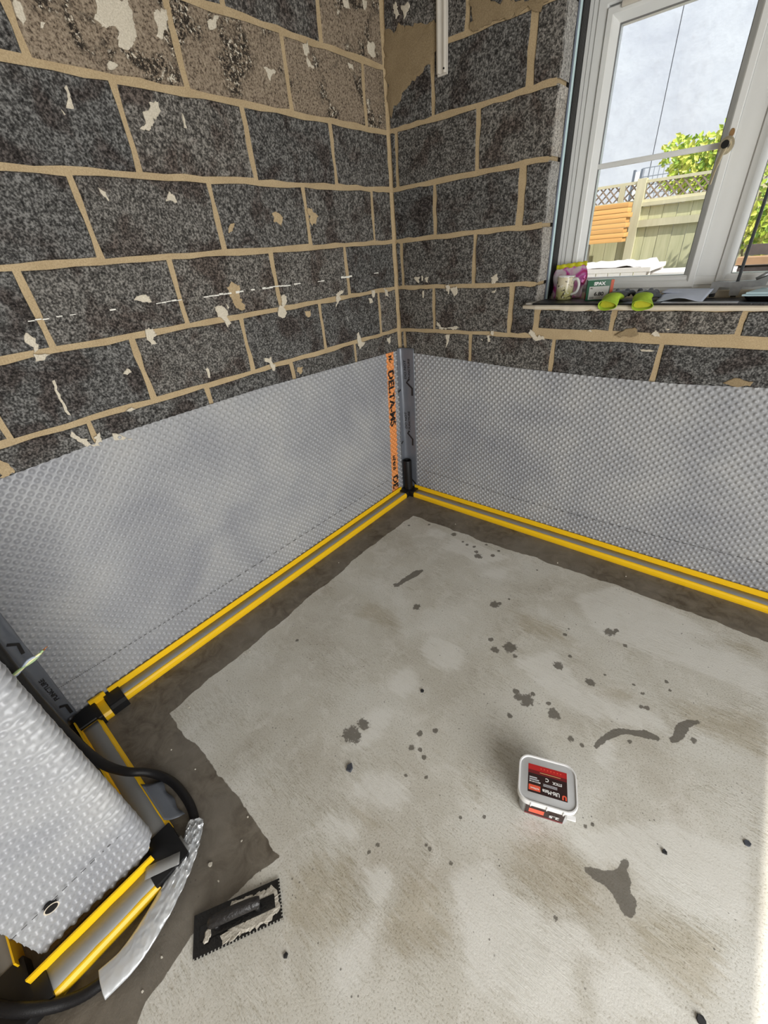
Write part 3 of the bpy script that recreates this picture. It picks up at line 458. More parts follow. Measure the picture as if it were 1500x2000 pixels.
# end faces of the blocks in the window reveal
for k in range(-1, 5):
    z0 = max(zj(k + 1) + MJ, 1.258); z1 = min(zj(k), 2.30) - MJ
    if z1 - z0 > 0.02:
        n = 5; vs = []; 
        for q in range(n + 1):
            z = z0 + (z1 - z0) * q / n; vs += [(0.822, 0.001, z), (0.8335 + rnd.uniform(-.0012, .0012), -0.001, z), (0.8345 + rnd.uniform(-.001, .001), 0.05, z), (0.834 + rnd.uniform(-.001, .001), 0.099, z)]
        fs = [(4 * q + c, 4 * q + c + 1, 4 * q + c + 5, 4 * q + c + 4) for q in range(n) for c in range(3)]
        mobj('reveal_block', vs, fs, M['block_lit'], ww)
rg = random.Random(11)
for p in PLASTER_L: patch('plaster_patch', wl, toL, p, 0.0025, M['plaster'], rg)
for p in SMEAR_L: patch('mortar_smear', wl, toL, p, 0.0006, M['mortar'], rg, 0.010, 0.007)
for p in PLASTER_R: patch('plaster_patch', ww, toR, p, 0.002, M['plaster'], rg)
for p in SMEAR_R: patch('mortar_smear', ww, toR, p, 0.004, M['smear'], rg, 0.022, 0.012)
for (a, b, w) in CHALK_L:
    L_ = math.hypot(b[0] - a[0], b[1] - a[1]); n = max(2, int(L_ / 0.018)); vs = []; fs = []
    for i in range(n):
        if rg.random() < 0.18: continue
        t0, t1 = i / n, (i + 0.9) / n
        u0, z0 = a[0] + (b[0] - a[0]) * t0, a[1] + (b[1] - a[1]) * t0; u1, z1 = a[0] + (b[0] - a[0]) * t1, a[1] + (b[1] - a[1]) * t1
        h = w * rg.uniform(.25, .6); o = rg.uniform(-.0015, .0015); q = len(vs)
        for ww_ in (0.0045, 0.0066): vs += [toL(u0, ww_, z0 - h + o), toL(u1, ww_, z1 - h + o), toL(u1, ww_, z1 + h + o), toL(u0, ww_, z0 + h + o)]
        fs += [(q, q + 1, q + 2, q + 3), (q + 4, q + 5, q + 6, q + 7)] + [(q + c, q + (c + 1) % 4, q + 4 + (c + 1) % 4, q + 4 + c) for c in range(4)]
    if vs: mobj('chalk_mark', vs, fs, M['chalk'], wl)
# mortar fillet down the corner
vs = []; fs = []; nz = 60
for i in range(nz + 1):
    z = 0.95 + (TOPZ - 0.95) * i / nz; a = 0.010 + 0.004 * rg.random(); b = 0.009 + 0.004 * rg.random()
    vs += [(0.0, -a, z), (0.0035, -0.0035, z), (b, 0.0, z)]
fs = [(3 * i + c, 3 * i + c + 1, 3 * i + c + 4, 3 * i + c + 3) for i in range(nz) for c in range(2)]
mobj('corner_mortar', vs, fs, M['mortar'], wl)

# ------------------------------------------------------------------ window
def ring(name, x0, x1, z0, z1, prof, mat, parent):
    vs = []; n = len(prof)
    for i, y in prof: vs += [(x0 + i, y, z0 + i), (x1 - i, y, z0 + i), (x1 - i, y, z1 - i), (x0 + i, y, z1 - i)]
    fs = []
    for k in range(n):
        m_ = (k + 1) % n
        for c in range(4): fs.append((4 * k + c, 4 * k + (c + 1) % 4, 4 * m_ + (c + 1) % 4, 4 * m_ + c))
    return mobj(name, vs, fs, mat, parent)
win = empty('window_1', (1.457, 0.2, 1.262)); tag(win, kind='structure')
win['label'] = 'white plastic casement window above the sill'
inv = Matrix.Translation(Vector((-1.457, -0.2, -1.262)))
def wpart(o): o.data.transform(inv); return o
wpart(ring('outer_frame', 0.841, 2.073, 1.262, 2.291, [(0, .27), (0, .202), (.002, .2), (.034, .2), (.038, .195), (.067, .195), (.073, .2), (.073, .27)], M['upvc'], win))
wpart(box('mullion', (1.4219, 0.194, 1.33), (1.4919, 0.27, 2.23), M['upvc'], win, 0.003))
wpart(box('frame_line', (0.8575, 0.1992, 1.28), (0.859, 0.2005, 2.28), M['seal'], win))
for x0, x1 in ((0.914, 1.4219), (1.4919, 2.0)):
    s = wpart(ring('sash', x0, x1, 1.290, 2.210, [(0, .26), (0, .190), (.003, .186), (.021, .186), (.025, .189), (.0435, .214), (.0435, .26)], M['upvc'], win))
    wpart(ring('gasket', x0 + .042, x1 - .042, 1.332, 2.168, [(0, .226), (0, .2145), (.004, .2155), (.004, .226)], M['seal'], s))
    wpart(box('pane', (x0 + .040, .2195, 1.330), (x1 - .040, .2225, 2.170), M['glass'], s))
    wpart(box('glazing_bar', (x0 + .043, .212, 1.741), (x1 - .043, .230, 1.759), M['upvc'], s, 0.003))
    if x0 < 1:
        wpart(box('trickle_vent', (x0 + .05, .176, 2.196), (x1 - .06, .187, 2.212), M['trunk'], s, 0.003))
# handle
brass = simple('worn_brass', (0.62, 0.54, 0.38), 0.3, 0.3, 30, metal=0.6); rust = simple('rusty_stain', (0.26, 0.15, 0.06), 0.8, 0.4, 50)
hx, hz = 1.4035, 1.743
h = wpart(mobj('handle_rose', *[[(hx + r * math.cos(a) * s, y, hz + r * math.sin(a) * 1.15) for r, y, s in ((.023, .1858, 1), (.023, .176, 1), (.017, .170, 1)) for a in [2 * math.pi * k / 20 for k in range(20)]], [(20 * i + k, 20 * i + (k + 1) % 20, 20 * i + 20 + (k + 1) % 20, 20 * i + 20 + k) for i in range(2) for k in range(20)] + [tuple(range(40, 60))]], brass, win, auto=40))
v, f = tube([(hx, .178, hz), (hx, .138, hz)], 0.0120, 14); wpart(mobj('spindle', v, f, M['black'], h, auto=40))
v, f = tube(smoothpath([(hx + .002, .156, hz + .012), (hx - .002, .154, hz - .01), (hx - .010, .158, hz - .05), (hx - .017, .164, hz - .11)], 5), [.018] * 4 + [.014] * 3 + [.0105] * 4 + [.007] * 5, 10, shape=lambda a, i: (1, .55)); wpart(mobj('lever', v, f, brass, h, auto=50))
wpart(mobj('screw_cover', *(lambda vf: (vf[0], vf[1]))(tube([(hx + .006, .187, hz + .034), (hx + .006, .1835, hz + .034)], .010, 16, shape=lambda a, i: (.75, 1.25))), rust, h, auto=40))
# cavity closers round the reveal
slabs = [('trim_1', (0.806, 0.1, 1.232), (0.834, 0.108, 2.30), 'bitumen'), ('trim_2', (0.806, 0.108, 1.232), (0.836, 0.121, 2.30), 'bluegrey'), ('trim_3', (0.806, 0.121, 1.232), (0.8372, 0.141, 2.30), 'cyan'), ('trim_4', (0.806, 0.141, 1.232), (0.8415, 0.275, 2.30), 'bitumen'),
         ('trim_5', (2.084, 0.1, 1.232), (2.11, 0.2, 2.30), 'bitumen'), ('trim_6', (0.806, 0.1, 2.30), (2.11, 0.2, 2.33), 'bitumen')]
for nme, lo, hi, mt in slabs: tag(box(nme, lo, hi, M[mt], None, 0.002), kind='structure')

# sill
sill = empty('window_sill', (1.45, 0.0, 1.232), 'cream window board with broken front edge and black strip on top', 'window sill')
def rel(o, e):
    o.data.transform(Matrix.Translation(-e.location)) if e.rotation_euler.z == 0 else o.data.transform(e.matrix_basis.inverted()); return o
vs = []; fs = []; N_ = 60
for i in range(N_ + 1):
    x = 0.79 + 1.33 * i / N_; e = 0.0
    if i < 4: e = 0.012 * (1 - i / 4) ** 2
    bot = 1.2335 + (0.0025 * rg.random()) - (0.006 if 8 < i < 16 and rg.random() < .7 else 0)
    yb = -0.002 if x < 0.845 or x > 2.08 else 0.196
    fr = -0.060 + e * 1.5 + rg.uniform(-.001, .001)
    vs += [(x, yb, 1.2345), (x, fr + .004, bot), (x, fr, bot + .006), (x, fr, 1.247), (x, fr + .005, 1.2525 - e * .3), (x, yb, 1.2525 - e * .3)]
fs = [(6 * i + c, 6 * i + (c + 1) % 6, 6 * i + 6 + (c + 1) % 6, 6 * i + 6 + c) for i in range(N_) for c in range(6)] + [tuple(range(6)), tuple(6 * N_ + c for c in range(6))]
rel(mobj('board', vs, fs, M['cream'], sill), sill)
rel(box('black_strip', (0.842, -0.058, 1.2527), (2.075, 0.10, 1.2605), M['bitumen'], sill, 0.002), sill)
rel(box('grey_packer', (0.806, -0.050, 1.2527), (0.8415, -0.003, 1.262), simple('grey_plaster_lump', (0.36, 0.34, 0.31), .8, .2), sill, 0.004), sill)
rel(box('rear_bead', (0.845, 0.165, 1.2527), (2.07, 0.1935, 1.279), M['cream'], sill, 0.003), sill)
rel(box('metal_edge', (1.36, -0.0592, 1.2606), (1.60, -0.015, 1.2625), simple('bare_metal', (.45, .46, .47), .35, .2, metal=.8), sill), sill)

# trunking down the window wall
tr = empty('mini_trunking', (0.323, 0, 2.135), 'short white plastic cable trunking hanging down the block wall near the corner', 'cable trunking')
rel(mobj('channel_back', *(lambda pr, n: ([(x, y, z) for z in (2.135, 2.718) for x, y in pr], [(i, (i + 1) % n, n + (i + 1) % n, n + i) for i in range(n)] + [tuple(range(n)), tuple(range(n, 2 * n))]))([(.299, -.0065), (.347, -.0065), (.347, -.014), (.299, -.014)], 4), M['trunk'], tr), tr)
rel(mobj('cover', *(lambda pr, n: ([(x, y, z + (0.004 if x < .31 else 0)) for z in (2.139, 2.718) for x, y in pr], [(i, (i + 1) % n, n + (i + 1) % n, n + i) for i in range(n)] + [tuple(range(n)), tuple(range(n, 2 * n))]))([(.299, -.0142), (.347, -.0142), (.347, -.022), (.338, -.026), (.326, -.0225), (.320, -.0225), (.308, -.026), (.299, -.022)], 8), M['trunk'], tr), tr)
rel(mobj('screw', *tube([(.338, -.0245, 2.152), (.338, -.0275, 2.152)], .0035, 10), M['black'], tr), tr)
# ------------------------------------------------------------------ dimpled membranes
PITCH = 0.033
def dome(s, z):
    def d2(a, b):
        a = (a / PITCH + 0.5) % 1.0 - 0.5; b = (b / PITCH + 0.5) % 1.0 - 0.5; return a * a + b * b
    r = np.sqrt(np.minimum(d2(s, z), d2(s + PITCH / 2, z + PITCH / 2))) * PITCH
    t = np.clip(1 - (r / 0.0090) ** 2, 0, 1); return 0.0072 * t * np.sqrt(np.sqrt(t) + 1e-9)
def membrane(name, path, zlo, ztop, mat, step=0.0026, wob=0.004, bend=None):
    P = [np.array(p, float) for p in path]; seg = [0]
    for a, b in zip(P, P[1:]): seg.append(seg[-1] + np.linalg.norm(b - a))
    S = np.arange(0, seg[-1], step); px = np.interp(S, seg, [p[0] for p in P]); py = np.interp(S, seg, [p[1] for p in P])
    tx = np.gradient(px); ty = np.gradient(py); l = np.hypot(tx, ty); nx_, ny_ = -ty / l, tx / l
    top = np.array([ztop(x, y) for x, y in zip(px, py)]); zl = np.array([zlo(x, y) if callable(zlo) else zlo for x, y in zip(px, py)])[:, None]; nz = int((top.max() - zl.min()) / step)
    V = np.linspace(0, 1, nz + 1); Zz = zl + (top[:, None] - zl) * V[None, :]; Ss = np.repeat(S[:, None], nz + 1, 1)
    dm = dome(Ss, Zz)
    if bend:
        w = np.clip(1 - np.abs(Ss - seg[-1] + bend[0]) / bend[1], 0, 1)[:]; w = w * w * (3 - 2 * w)
        dm = dm * (1 - .85 * w) + w * (.0035 + .0028 * np.sin(Zz * 2 * np.pi / .0195 + 2 * fbm(Ss * 9, Zz * 9, 2)))
    hh = dm + wob * (fbm(Ss * 2.3 + 3, Zz * 2.3, 2) - 0.35)
    X = px[:, None] + nx_[:, None] * hh; Y = py[:, None] + ny_[:, None] * hh
    n, m = X.shape; idx = np.arange(n * m).reshape(n, m)
    f = np.stack([idx[:-1, :-1], idx[1:, :-1], idx[1:, 1:], idx[:-1, 1:]], -1).reshape(-1, 4)
    me = grid_mesh(name, np.stack([X, Y, Zz], -1).reshape(-1, 3), f[:, ::-1]); me.materials.append(mat)
    me.polygons.foreach_set('use_smooth', np.ones(len(f), bool))
    at = me.attributes.new('stud', 'FLOAT', 'POINT'); at.data.foreach_set('value', np.clip(dm / .0072, 0, 1).reshape(-1).astype(np.float32)); me.update()
    return me
def interp(pts): 
    xs = [p[0] for p in pts]; ys = [p[1] for p in pts]; return lambda v: float(np.interp(v, xs, ys))
zL = interp([(-2.3, 1.0), (-2.04, 1.015), (-1.65, 1.036), (-1.07, 1.034), (-.1, .997), (0, .995)])
zR = interp([(0, .985), (.13, .981), (.435, .967), (.745, .951), (1.17, .945), (1.5, .947), (1.78, .963), (2.4, .98), (3.6, .99)])
root = empty('membrane_sheet', (0, -1.1, 0), 'milky dimpled membrane on left wall with orange printed stripe', 'membrane', 'dimpled membranes')
mbL = link(bpy.data.objects.new('sheet', membrane('sheet', [(.006, 0), (.006, -2.303)], 0.03, lambda x, y: zL(y), M['memb_s'])), root); rel(mbL, root); bvhL = None
rootR = empty('membrane_sheet', (1.1, 0, 0), 'milky dimpled membrane on the wall below the window', 'membrane', 'dimpled membranes')
mbR = link(bpy.data.objects.new('sheet', membrane('sheet', [(3.59, -.006), (0, -.006)], 0.03, lambda x, y: zR(x), M['memb'])), rootR); rel(mbR, rootR)
rootC = empty('membrane_sheet', (0.72, -2.4, 0), 'crimped dimpled membrane wrapped round the chimney breast corner', 'membrane', 'dimpled membranes')
cpath = [tuple(p)[:2] for p in smoothpath([(0.0, -2.301, 0), (.28, -2.300, 0), (.47, -2.288, 0), (.62, -2.264, 0), (.676, -2.250, 0), (.706, -2.251, 0), (.722, -2.275, 0), (.722, -2.33, 0), (.716, -2.42, 0), (.714, -2.552, 0)], 12)]
mbC = link(bpy.data.objects.new('sheet', membrane('sheet', cpath, lambda x, y: .048 + .036 * min(1, max(0, (y + 2.30) / .012)) * min(1, max(0, (.726 - x) / .012)), lambda x, y: 1.02, M['memb'], 0.0024, 0.010, (.335, .13))), rootC); rel(mbC, rootC)
# vertical crimps at the bent corner, holes and staples in the chimney sheet
for p, q, nm in (((.7285, -2.4845, .1905), (.7285, -2.457, .183), 'drilled_hole'),):
    a, b = Vector(p), Vector(q); c = (a + b) / 2
    v = [(c.x, c.y + math.cos(t) * .0135, c.z + math.sin(t) * .013) for t in [2 * math.pi * k / 20 for k in range(20)]]
    rel(mobj(nm, v + [(x - .012, y, z) for x, y, z in v], [tuple(range(20))] + [(k, (k + 1) % 20, 20 + (k + 1) % 20, 20 + k) for k in range(20)], M['black'], rootC), rootC)
    w = [(c.x + .0006, c.y + math.cos(t) * .0165, c.z + math.sin(t) * .016) for t in [2 * math.pi * k / 20 for k in range(20)]]
    rel(mobj('hole_rim', [(x + .0006, y, z) for x, y, z in v] + w, [(k, (k + 1) % 20, 20 + (k + 1) % 20, 20 + k) for k in range(20)], M['cream'], rootC), rootC)

def dash_line(name, to3, pts, off, parent, n):
    return tag(_dash(name, to3, pts, off, parent, n), kind='stuff')
def _dash(name, to3, pts, off, parent, n):
    vs = []; fs = []
    for i in range(n):
        t0 = i / n; t1 = (i + .55) / n
        for t in (t0, t1):
            j = t * (len(pts) - 1); k = min(int(j), len(pts) - 2); a = j - k
            u = pts[k][0] + (pts[k + 1][0] - pts[k][0]) * a; z = pts[k][1] + (pts[k + 1][1] - pts[k][1]) * a
            vs += [to3(u, off, z - .0013), to3(u, off, z + .0013)]
        q = 4 * i; fs.append((q, q + 1, q + 3, q + 2))
    return mobj(name, vs, fs, M['ink'], parent)
rel(dash_line('printed_dash_line', toL, [(-2.27, .206), (-2.09, .198), (-1.5, .187), (-.21, .176)], .0152, root, 84), root)
rel(dash_line('printed_dash_line', toR, [(.16, .20), (.36, .198), (.82, .182), (1.5, .192), (2.05, .212)], .0152, rootR, 64), rootR)
rel(dash_line('printed_dash_line', lambda u, w, z: (.722 + w - .0148 + .004, u, z), [(-2.29, .215), (-2.56, .20)], .0148, rootC, 12), rootC)

# print on the orange stripe: pressed on to the dimples
def printed(body, size, y, z, parent, sx, bold):
    bm = text_bm(body, size, bold); bmesh.ops.transform(bm, matrix=Matrix.Diagonal((sx, 1, 1, 1)), verts=bm.verts)
    xs = [v.co.x for v in bm.verts]; ys = [v.co.y for v in bm.verts]
    for ax, lo, hi in ((0, min(xs), max(xs)), (1, min(ys), max(ys))):
        c = lo + .005
        while c < hi:
            nrm = [0, 0, 0]; nrm[ax] = 1; co = [0, 0, 0]; co[ax] = c
            bmesh.ops.bisect_plane(bm, geom=bm.verts[:] + bm.edges[:] + bm.faces[:], plane_co=co, plane_no=nrm); c += .005
    # local x -> down the wall, local y -> towards the corner (+y)
    for v in bm.verts:
        Yw = y + v.co.y - v.co.x * .043; Zw = z - v.co.x
        hgt = float(dome(np.array(-Yw), np.array(Zw))) + 0.004 * (float(fbm(np.array(-Yw * 2.3 + 3), np.array(Zw * 2.3), 2)) - .35)
        v.co = (0.006 + hgt + .0011, Yw, Zw)
    me = bpy.data.meshes.new('print'); bm.to_mesh(me); bm.free(); me.materials.append(M['ink'])
    return rel(link(bpy.data.objects.new('printed_lettering', me), parent), root)
printed('DELTA-MS', .072, -.122, .716, root, 1.10, .0026)
printed('M-', .042, -.113, .961, root, .9, .0012)
printed('urans', .050, -.140, .275, root, 1.0, .0014)
printed('DE', .074, -.146, .125, root, 1.1, .0026)

# ------------------------------------------------------------------ grey joint tapes
def tape_strip(name, parent, path_fn, z0, z1, mat, nu=26, nz=90, amp=.0015):
    vs = []; fs = []
    for i in range(nz + 1):
        z = z0 + (z1 - z0) * i / nz; P = path_fn((z - z0) / (z1 - z0)); seg = [0]
        for a, b in zip(P, P[1:]): seg.append(seg[-1] + math.dist(a, b))
        for k in range(nu + 1):
            s = seg[-1] * k / nu; x = np.interp(s, seg, [p[0] for p in P]); y = np.interp(s, seg, [p[1] for p in P])
            w = amp * (float(fbm(np.array(k * .5 + 2), np.array(z * 22), 3)) - .4) + (0 if 0 < k < nu else -.0008)
            vs.append((x + w, y - w, z))
    m = nu + 1
    fs = [(i * m + k, i * m + k + 1, (i + 1) * m + k + 1, (i + 1) * m + k) for i in range(nz) for k in range(nu)]
    o = mobj(name, vs, fs, mat, parent, smooth=True)
    md = o.modifiers.new('thick', 'SOLIDIFY'); md.thickness = .0006; md.offset = 0
    return o
tp = empty('joint_tape', (0.03, -0.03, 0.05), 'grey foil tape with black print folded down the corner between the two membranes', 'tape', 'membrane joint tapes')
rel(tape_strip('tape_band', tp, lambda t: [(.0155, -.069 + t * .022), (.0155, -.040), (.018, -.028), (.027, -.019), (.04, -.0155), (.104 + t * .014, -.0155)], .045, 1.010, M['gtape']), tp)
def ribbon(name, pts3, nrm, w, mat, parent):
    nrm = Vector(nrm); P = [Vector(p) for p in pts3]; vs = []; fs = []
    for i, p in enumerate(P):
        d = (P[min(i + 1, len(P) - 1)] - P[max(i - 1, 0)]).normalized(); s = d.cross(nrm).normalized() * w / 2; vs += [p - s, p + s]
    return mobj(name, vs, [(2 * i, 2 * i + 1, 2 * i + 3, 2 * i + 2) for i in range(len(P) - 1)], mat, parent)
for l in ([(.0756, .8225), (.054, .8009), (.0968, .7666), (.0945, .7202)], [(.0604, .4746), (.0441, .4552), (.0835, .418), (.0812, .3721)], [(.0612, .1019), (.0939, .0729)]):
    rel(ribbon('tick_print', [(x, -.0185, z) for x, z in l], (0, -1, 0), .013, M['ink'], tp), tp)
for l in ([(-.064, .7445), (-.0357, .7554)], [(-.0603, .3862), (-.0415, .3998)]):
    rel(ribbon('tick_print', [(.0182, y, z) for y, z in l], (1, 0, 0), .010, M['ink'], tp), tp)
rel(text('printed_lettering', 'PUNCTURE', .022, frame4((.078, -.0185, .885), (0, 0, 1), (-1, 0, 0)), M['ink'], tp, 1.12, .0004), tp)
rel(text('printed_lettering', 'PUNCTURE', .022, frame4((.062, -.0185, .548), (0, 0, 1), (-1, 0, 0)), M['ink'], tp, 1.12, .0004), tp)
rel(text('printed_lettering', 'DO NOT', .024, frame4((.047, -.0187, .88), (0, 0, 1), (-1, 0, 0)), M['ink'], tp, 1.2, .0003), tp)
rel(text('printed_lettering', 'DO NOT', .024, frame4((.035, -.0195, .545), (0, 0, 1), (-1, -.15, 0)), M['ink'], tp, 1.2, .0003), tp)
tp2 = empty('joint_tape', (0.03, -2.26, 0.05), 'grey foil tape in the alcove corner behind the black hose', 'tape', 'membrane joint tapes')
rel(tape_strip('tape_band', tp2, lambda t: [(.0935 + t * .01, -2.2885), (.05, -2.2885), (.03, -2.287), (.020, -2.281), (.0162, -2.268), (.0162, -2.249 + t * .018)], .05, 1.0, M['gtape'], amp=.003), tp2)
for l in ([(-2.278, .487), (-2.2541, .4679), (-2.2592, .4244)], [(-2.278, .128), (-2.2592, .1171), (-2.2606, .0698)]):
    rel(ribbon('tick_print', [(.0215, y, z) for y, z in l], (1, 0, 0), .011, M['ink'], tp2), tp2)
rel(text('printed_lettering', 'PUNCTURE', .022, frame4((.0205, -2.268, .225), (0, 0, 1), (0, -1, 0)), M['ink'], tp2, 1.1, .0004), tp2)

# ------------------------------------------------------------------ yellow drainage channels
BODY = [(.0175, 0), (.0175, .066), (.0215, .066), (.0222, .036), (.023, .0358), (.075, .0358), (.078, .0345), (.084, .027), (.084, .012), (.080, 0)]
def extr(name, prof, p0, d, n, length, mat, parent, auto=None):
    vs = [(p0[0] + d[0] * t + n[0] * u, p0[1] + d[1] * t + n[1] * u, z) for t in (0, length) for u, z in prof]; m = len(prof)
    fs = [(i, (i + 1) % m, m + (i + 1) % m, m + i) for i in range(m)] + [tuple(range(m)), tuple(range(m, 2 * m))]
    return mobj(name, vs, fs, mat, parent, auto=auto)
def channel(p0, d, n, length, label, tape=(.0232, .071), up=None, tape_in=(0.012, 0.012), wr=0):
    e = empty('drainage_channel', (p0[0] + d[0] * length / 2, p0[1] + d[1] * length / 2, 0), label, 'drainage channel', 'yellow perimeter channels')
    rel(extr('channel_body', BODY, p0, d, n, length, M['yellow'], e), e)
    if up:
        q = (p0[0] + d[0] * up[0], p0[1] + d[1] * up[0]); rel(extr('upstand', [(.0172, .039), (.0172, .0665), (.0218, .0665), (.0224, .039)], q, d, n, up[1] - up[0], M['yellow'], e), e)
    if tape:
        N_ = max(2, int(length / .02)); vs = []
        L0, L1 = -tape_in[0], length + tape_in[1]
        L0 = tape_in[0]; L1 = length - tape_in[1]
        for i in range(N_ + 1):
            t = L0 + (L1 - L0) * i / N_
            for u in (tape[0], (tape[0] + tape[1]) / 2, tape[1]):
                z = .0364 + wr * max(0, float(vnoise(np.array(t * 18.), np.array(u * 90.))) - .35)
                uu = u + rnd.uniform(-.0008, .0008); vs.append((p0[0] + d[0] * t + n[0] * uu, p0[1] + d[1] * t + n[1] * uu, z))
        o = rel(mobj('cover_tape', vs, [(3 * i + c, 3 * i + c + 1, 3 * i + c + 4, 3 * i + c + 3) for i in range(N_) for c in range(2)], M['ctape'], e, smooth=True), e)
        md = o.modifiers.new('thick', 'SOLIDIFY'); md.thickness = .0005; md.offset = 0
    return e
channel((0, -.112), (0, -1), (1, 0), 1.990, 'long yellow drainage channel along the foot of the left wall', up=(-.014, 2.018), tape_in=(.002, .0))
channel((.112, 0), (1, 0), (0, -1), 3.46, 'long yellow drainage channel along the wall below the window', up=(-.026, 3.46), tape_in=(.010, .0))
oc = empty('drainage_channel', (0.04, -2.172, 0), 'short yellow channel offcut joining two black fittings in the alcove', 'drainage channel', 'yellow perimeter channels')
rel(extr('channel_body', [(u, z + .004 if z > .03 else z) for u, z in BODY if z < .07] , (0, -2.157), (0, -1), (1.35, 0), .030, M['yellow'], oc), oc)
rel(extr('upstand', [(.0172, .03), (.0172, .068), (.024, .068), (.024, .03)], (0, -2.143), (0, -1), (1, 0), .060, M['yellow'], oc), oc)
channel((.105, -2.293), (1, 0), (0, 1.15), .592, 'yellow drainage channel across the alcove under the black hose', tape=(.027, .072), up=(-.03, .606), tape_in=(.004, -.03))
channel((.727, -2.292), (0, -1), (1.12, 0), .268, 'yellow drainage channel along the chimney breast face', tape=(.0232, .072), up=(-.02, .295), tape_in=(-.10, -.012), wr=.006)
channel((.69, -2.578), (-1, 0), (0, -1), .34, 'yellow drainage channel running into the fireplace opening', tape=(.018, .062), tape_in=(.004, .0), wr=.006)

# black fittings
def fitting(name, loc, label): return empty(name, loc, label, 'pipe fitting', 'black channel fittings')
fc = fitting('corner_connector', (.05, -.05, 0), 'black corner connector with upright port where both walls meet')
bm = bmesh.new(); add_box(bm, (.012, -.118, .002), (.086, -.012, .046), .004); add_box(bm, (.02, -.088, .002), (.118, -.012, .0455), .004); rel(bobj('connector_body', bm, M['black'], fc, 40), fc)
v, f = lathe([(.030, .04), (.030, .262), (.0285, .268), (.024, .268), (.024, .24)], 24, (.054, -.054, 0), True); rel(mobj('jetting_port', v, f, M['black'], fc, auto=40), fc)
fs_ = fitting('channel_sleeve', (.045, -2.125, 0), 'black sleeve over the near end of the left wall channel')
rel(extr('sleeve_body', [(.010, 0), (.010, .046), (.072, .0455), (.077, .0435), (.086, .033), (.086, 0)], (0, -2.094), (0, -1), (1.25, 0), .060, M['black'], fs_), fs_)
fa = fitting('corner_elbow', (.06, -2.23, 0), 'black curved elbow in the alcove corner beside the hose')
pts = [(.013, -2.186), (.116, -2.186), (.116, -2.200), (.106, -2.207), (.104, -2.279), (.055, -2.279), (.03, -2.272), (.018, -2.255), (.013, -2.23)]; n = len(pts)
rel(mobj('elbow_body', [(x, y, 0) for x, y in pts] + [(x, y, .044) for x, y in pts] + [(.062 + (x - .062) * .93, -2.235 + (y + 2.235) * .93, .048) for x, y in pts], [(i, (i + 1) % n, n + (i + 1) % n, n + i) for i in range(n)] + [(n + i, n + (i + 1) % n, 2 * n + (i + 1) % n, 2 * n + i) for i in range(n)] + [tuple(range(2 * n, 3 * n))], M['black'], fa), fa)
fe = fitting('external_corner_connector', (.76, -2.25, 0), 'black external corner connector with grey tape at the chimney breast corner')
bm = bmesh.new(); add_box(bm, (.690, -2.277, .001), (.815, -2.198, .044), .004); add_box(bm, (.745, -2.300, .001), (.819, -2.20, .0435), .004); rel(bobj('connector_body', bm, M['black'], fe, 40), fe)
vs = []
for i in range(13):
    t = i / 12
    for u in (-1, 0, 1):
        vs.append((.757 + t * .045 + u * .019 * .72 + .008, -2.304 + t * .082 + u * -.019 * .45, .0466 + .003 * max(0, float(vnoise(np.array(i * .9), np.array(u * 3. + 4))) - .4)))
o = rel(mobj('tape_patch', vs, [(3 * i + c, 3 * i + c + 1, 3 * i + c + 4, 3 * i + c + 3) for i in range(12) for c in range(2)], M['ctape'], fe, smooth=True), fe); md = o.modifiers.new('thick', 'SOLIDIFY'); md.thickness = .0005
ff = fitting('corner_connector', (.76, -2.61, 0), 'black corner connector at the fireplace opening by the bottom edge')
bm = bmesh.new(); add_box(bm, (.672, -2.665, .001), (.785, -2.585, .044), .004); add_box(bm, (.745, -2.66, .001), (.819, -2.555, .0435), .004); rel(bobj('connector_body', bm, M['black'], ff, 40), ff)

# loose strip of grey tape at the channel edge
lt = empty('tape_offcut', (.6, -2.18, 0), 'torn strip of grey tape stuck along the channel beside the hose', 'tape')
vs = []; N_ = 14
for i in range(N_ + 1):
    t = i / N_; x = .497 + t * .172
    for k, (y, z) in enumerate(((-2.206, .0375), (-2.200, .031), (-2.190, .022), (-2.172, .012), (-2.158 + .004 * math.sin(i), .009))):
        vs.append((x + .02 * k / 4 + rnd.uniform(-.001, .001), y, z + rnd.uniform(0, .0012)))
o = rel(mobj('strip', vs, [(5 * i + c, 5 * i + c + 1, 5 * i + c + 6, 5 * i + c + 5) for i in range(N_) for c in range(4)], M['gtape'], lt, smooth=True), lt); md = o.modifiers.new('thick', 'SOLIDIFY'); md.thickness = .0005

# ------------------------------------------------------------------ hose with silver tape
hs = empty('flexible_hose', (.6, -2.2, 0), 'thick black flexible hose draped over the channel and curling on the floor', 'hose')
HR = .0138
hp = [(.60, -2.2400, .98), (.585, -2.2475, .84), (.56, -2.2560, .66), (.535, -2.2560, .45), (.49, -2.247, .24), (.455, -2.219, .094), (.475, -2.175, .038), (.53, -2.142, .0145), (.60, -2.129, .0142), (.69, -2.132, .0142), (.763, -2.156, .0142), (.815, -2.205, .0142), (.858, -2.285, .0142), (.885, -2.38, .0142), (.878, -2.475, .0142), (.845, -2.545, .018), (.79, -2.612, .058), (.705, -2.668, .066), (.62, -2.72, .03)]
sp = smoothpath(hp, 14)
v, f = tube(sp, [HR * (1 + (.03 if i % 2 else 0) * (1 if i > 14 * 13.3 else 0)) for i in range(len(sp))], 16); rel(mobj('hose_body', v, f, M['hose'], hs, smooth=True), hs)
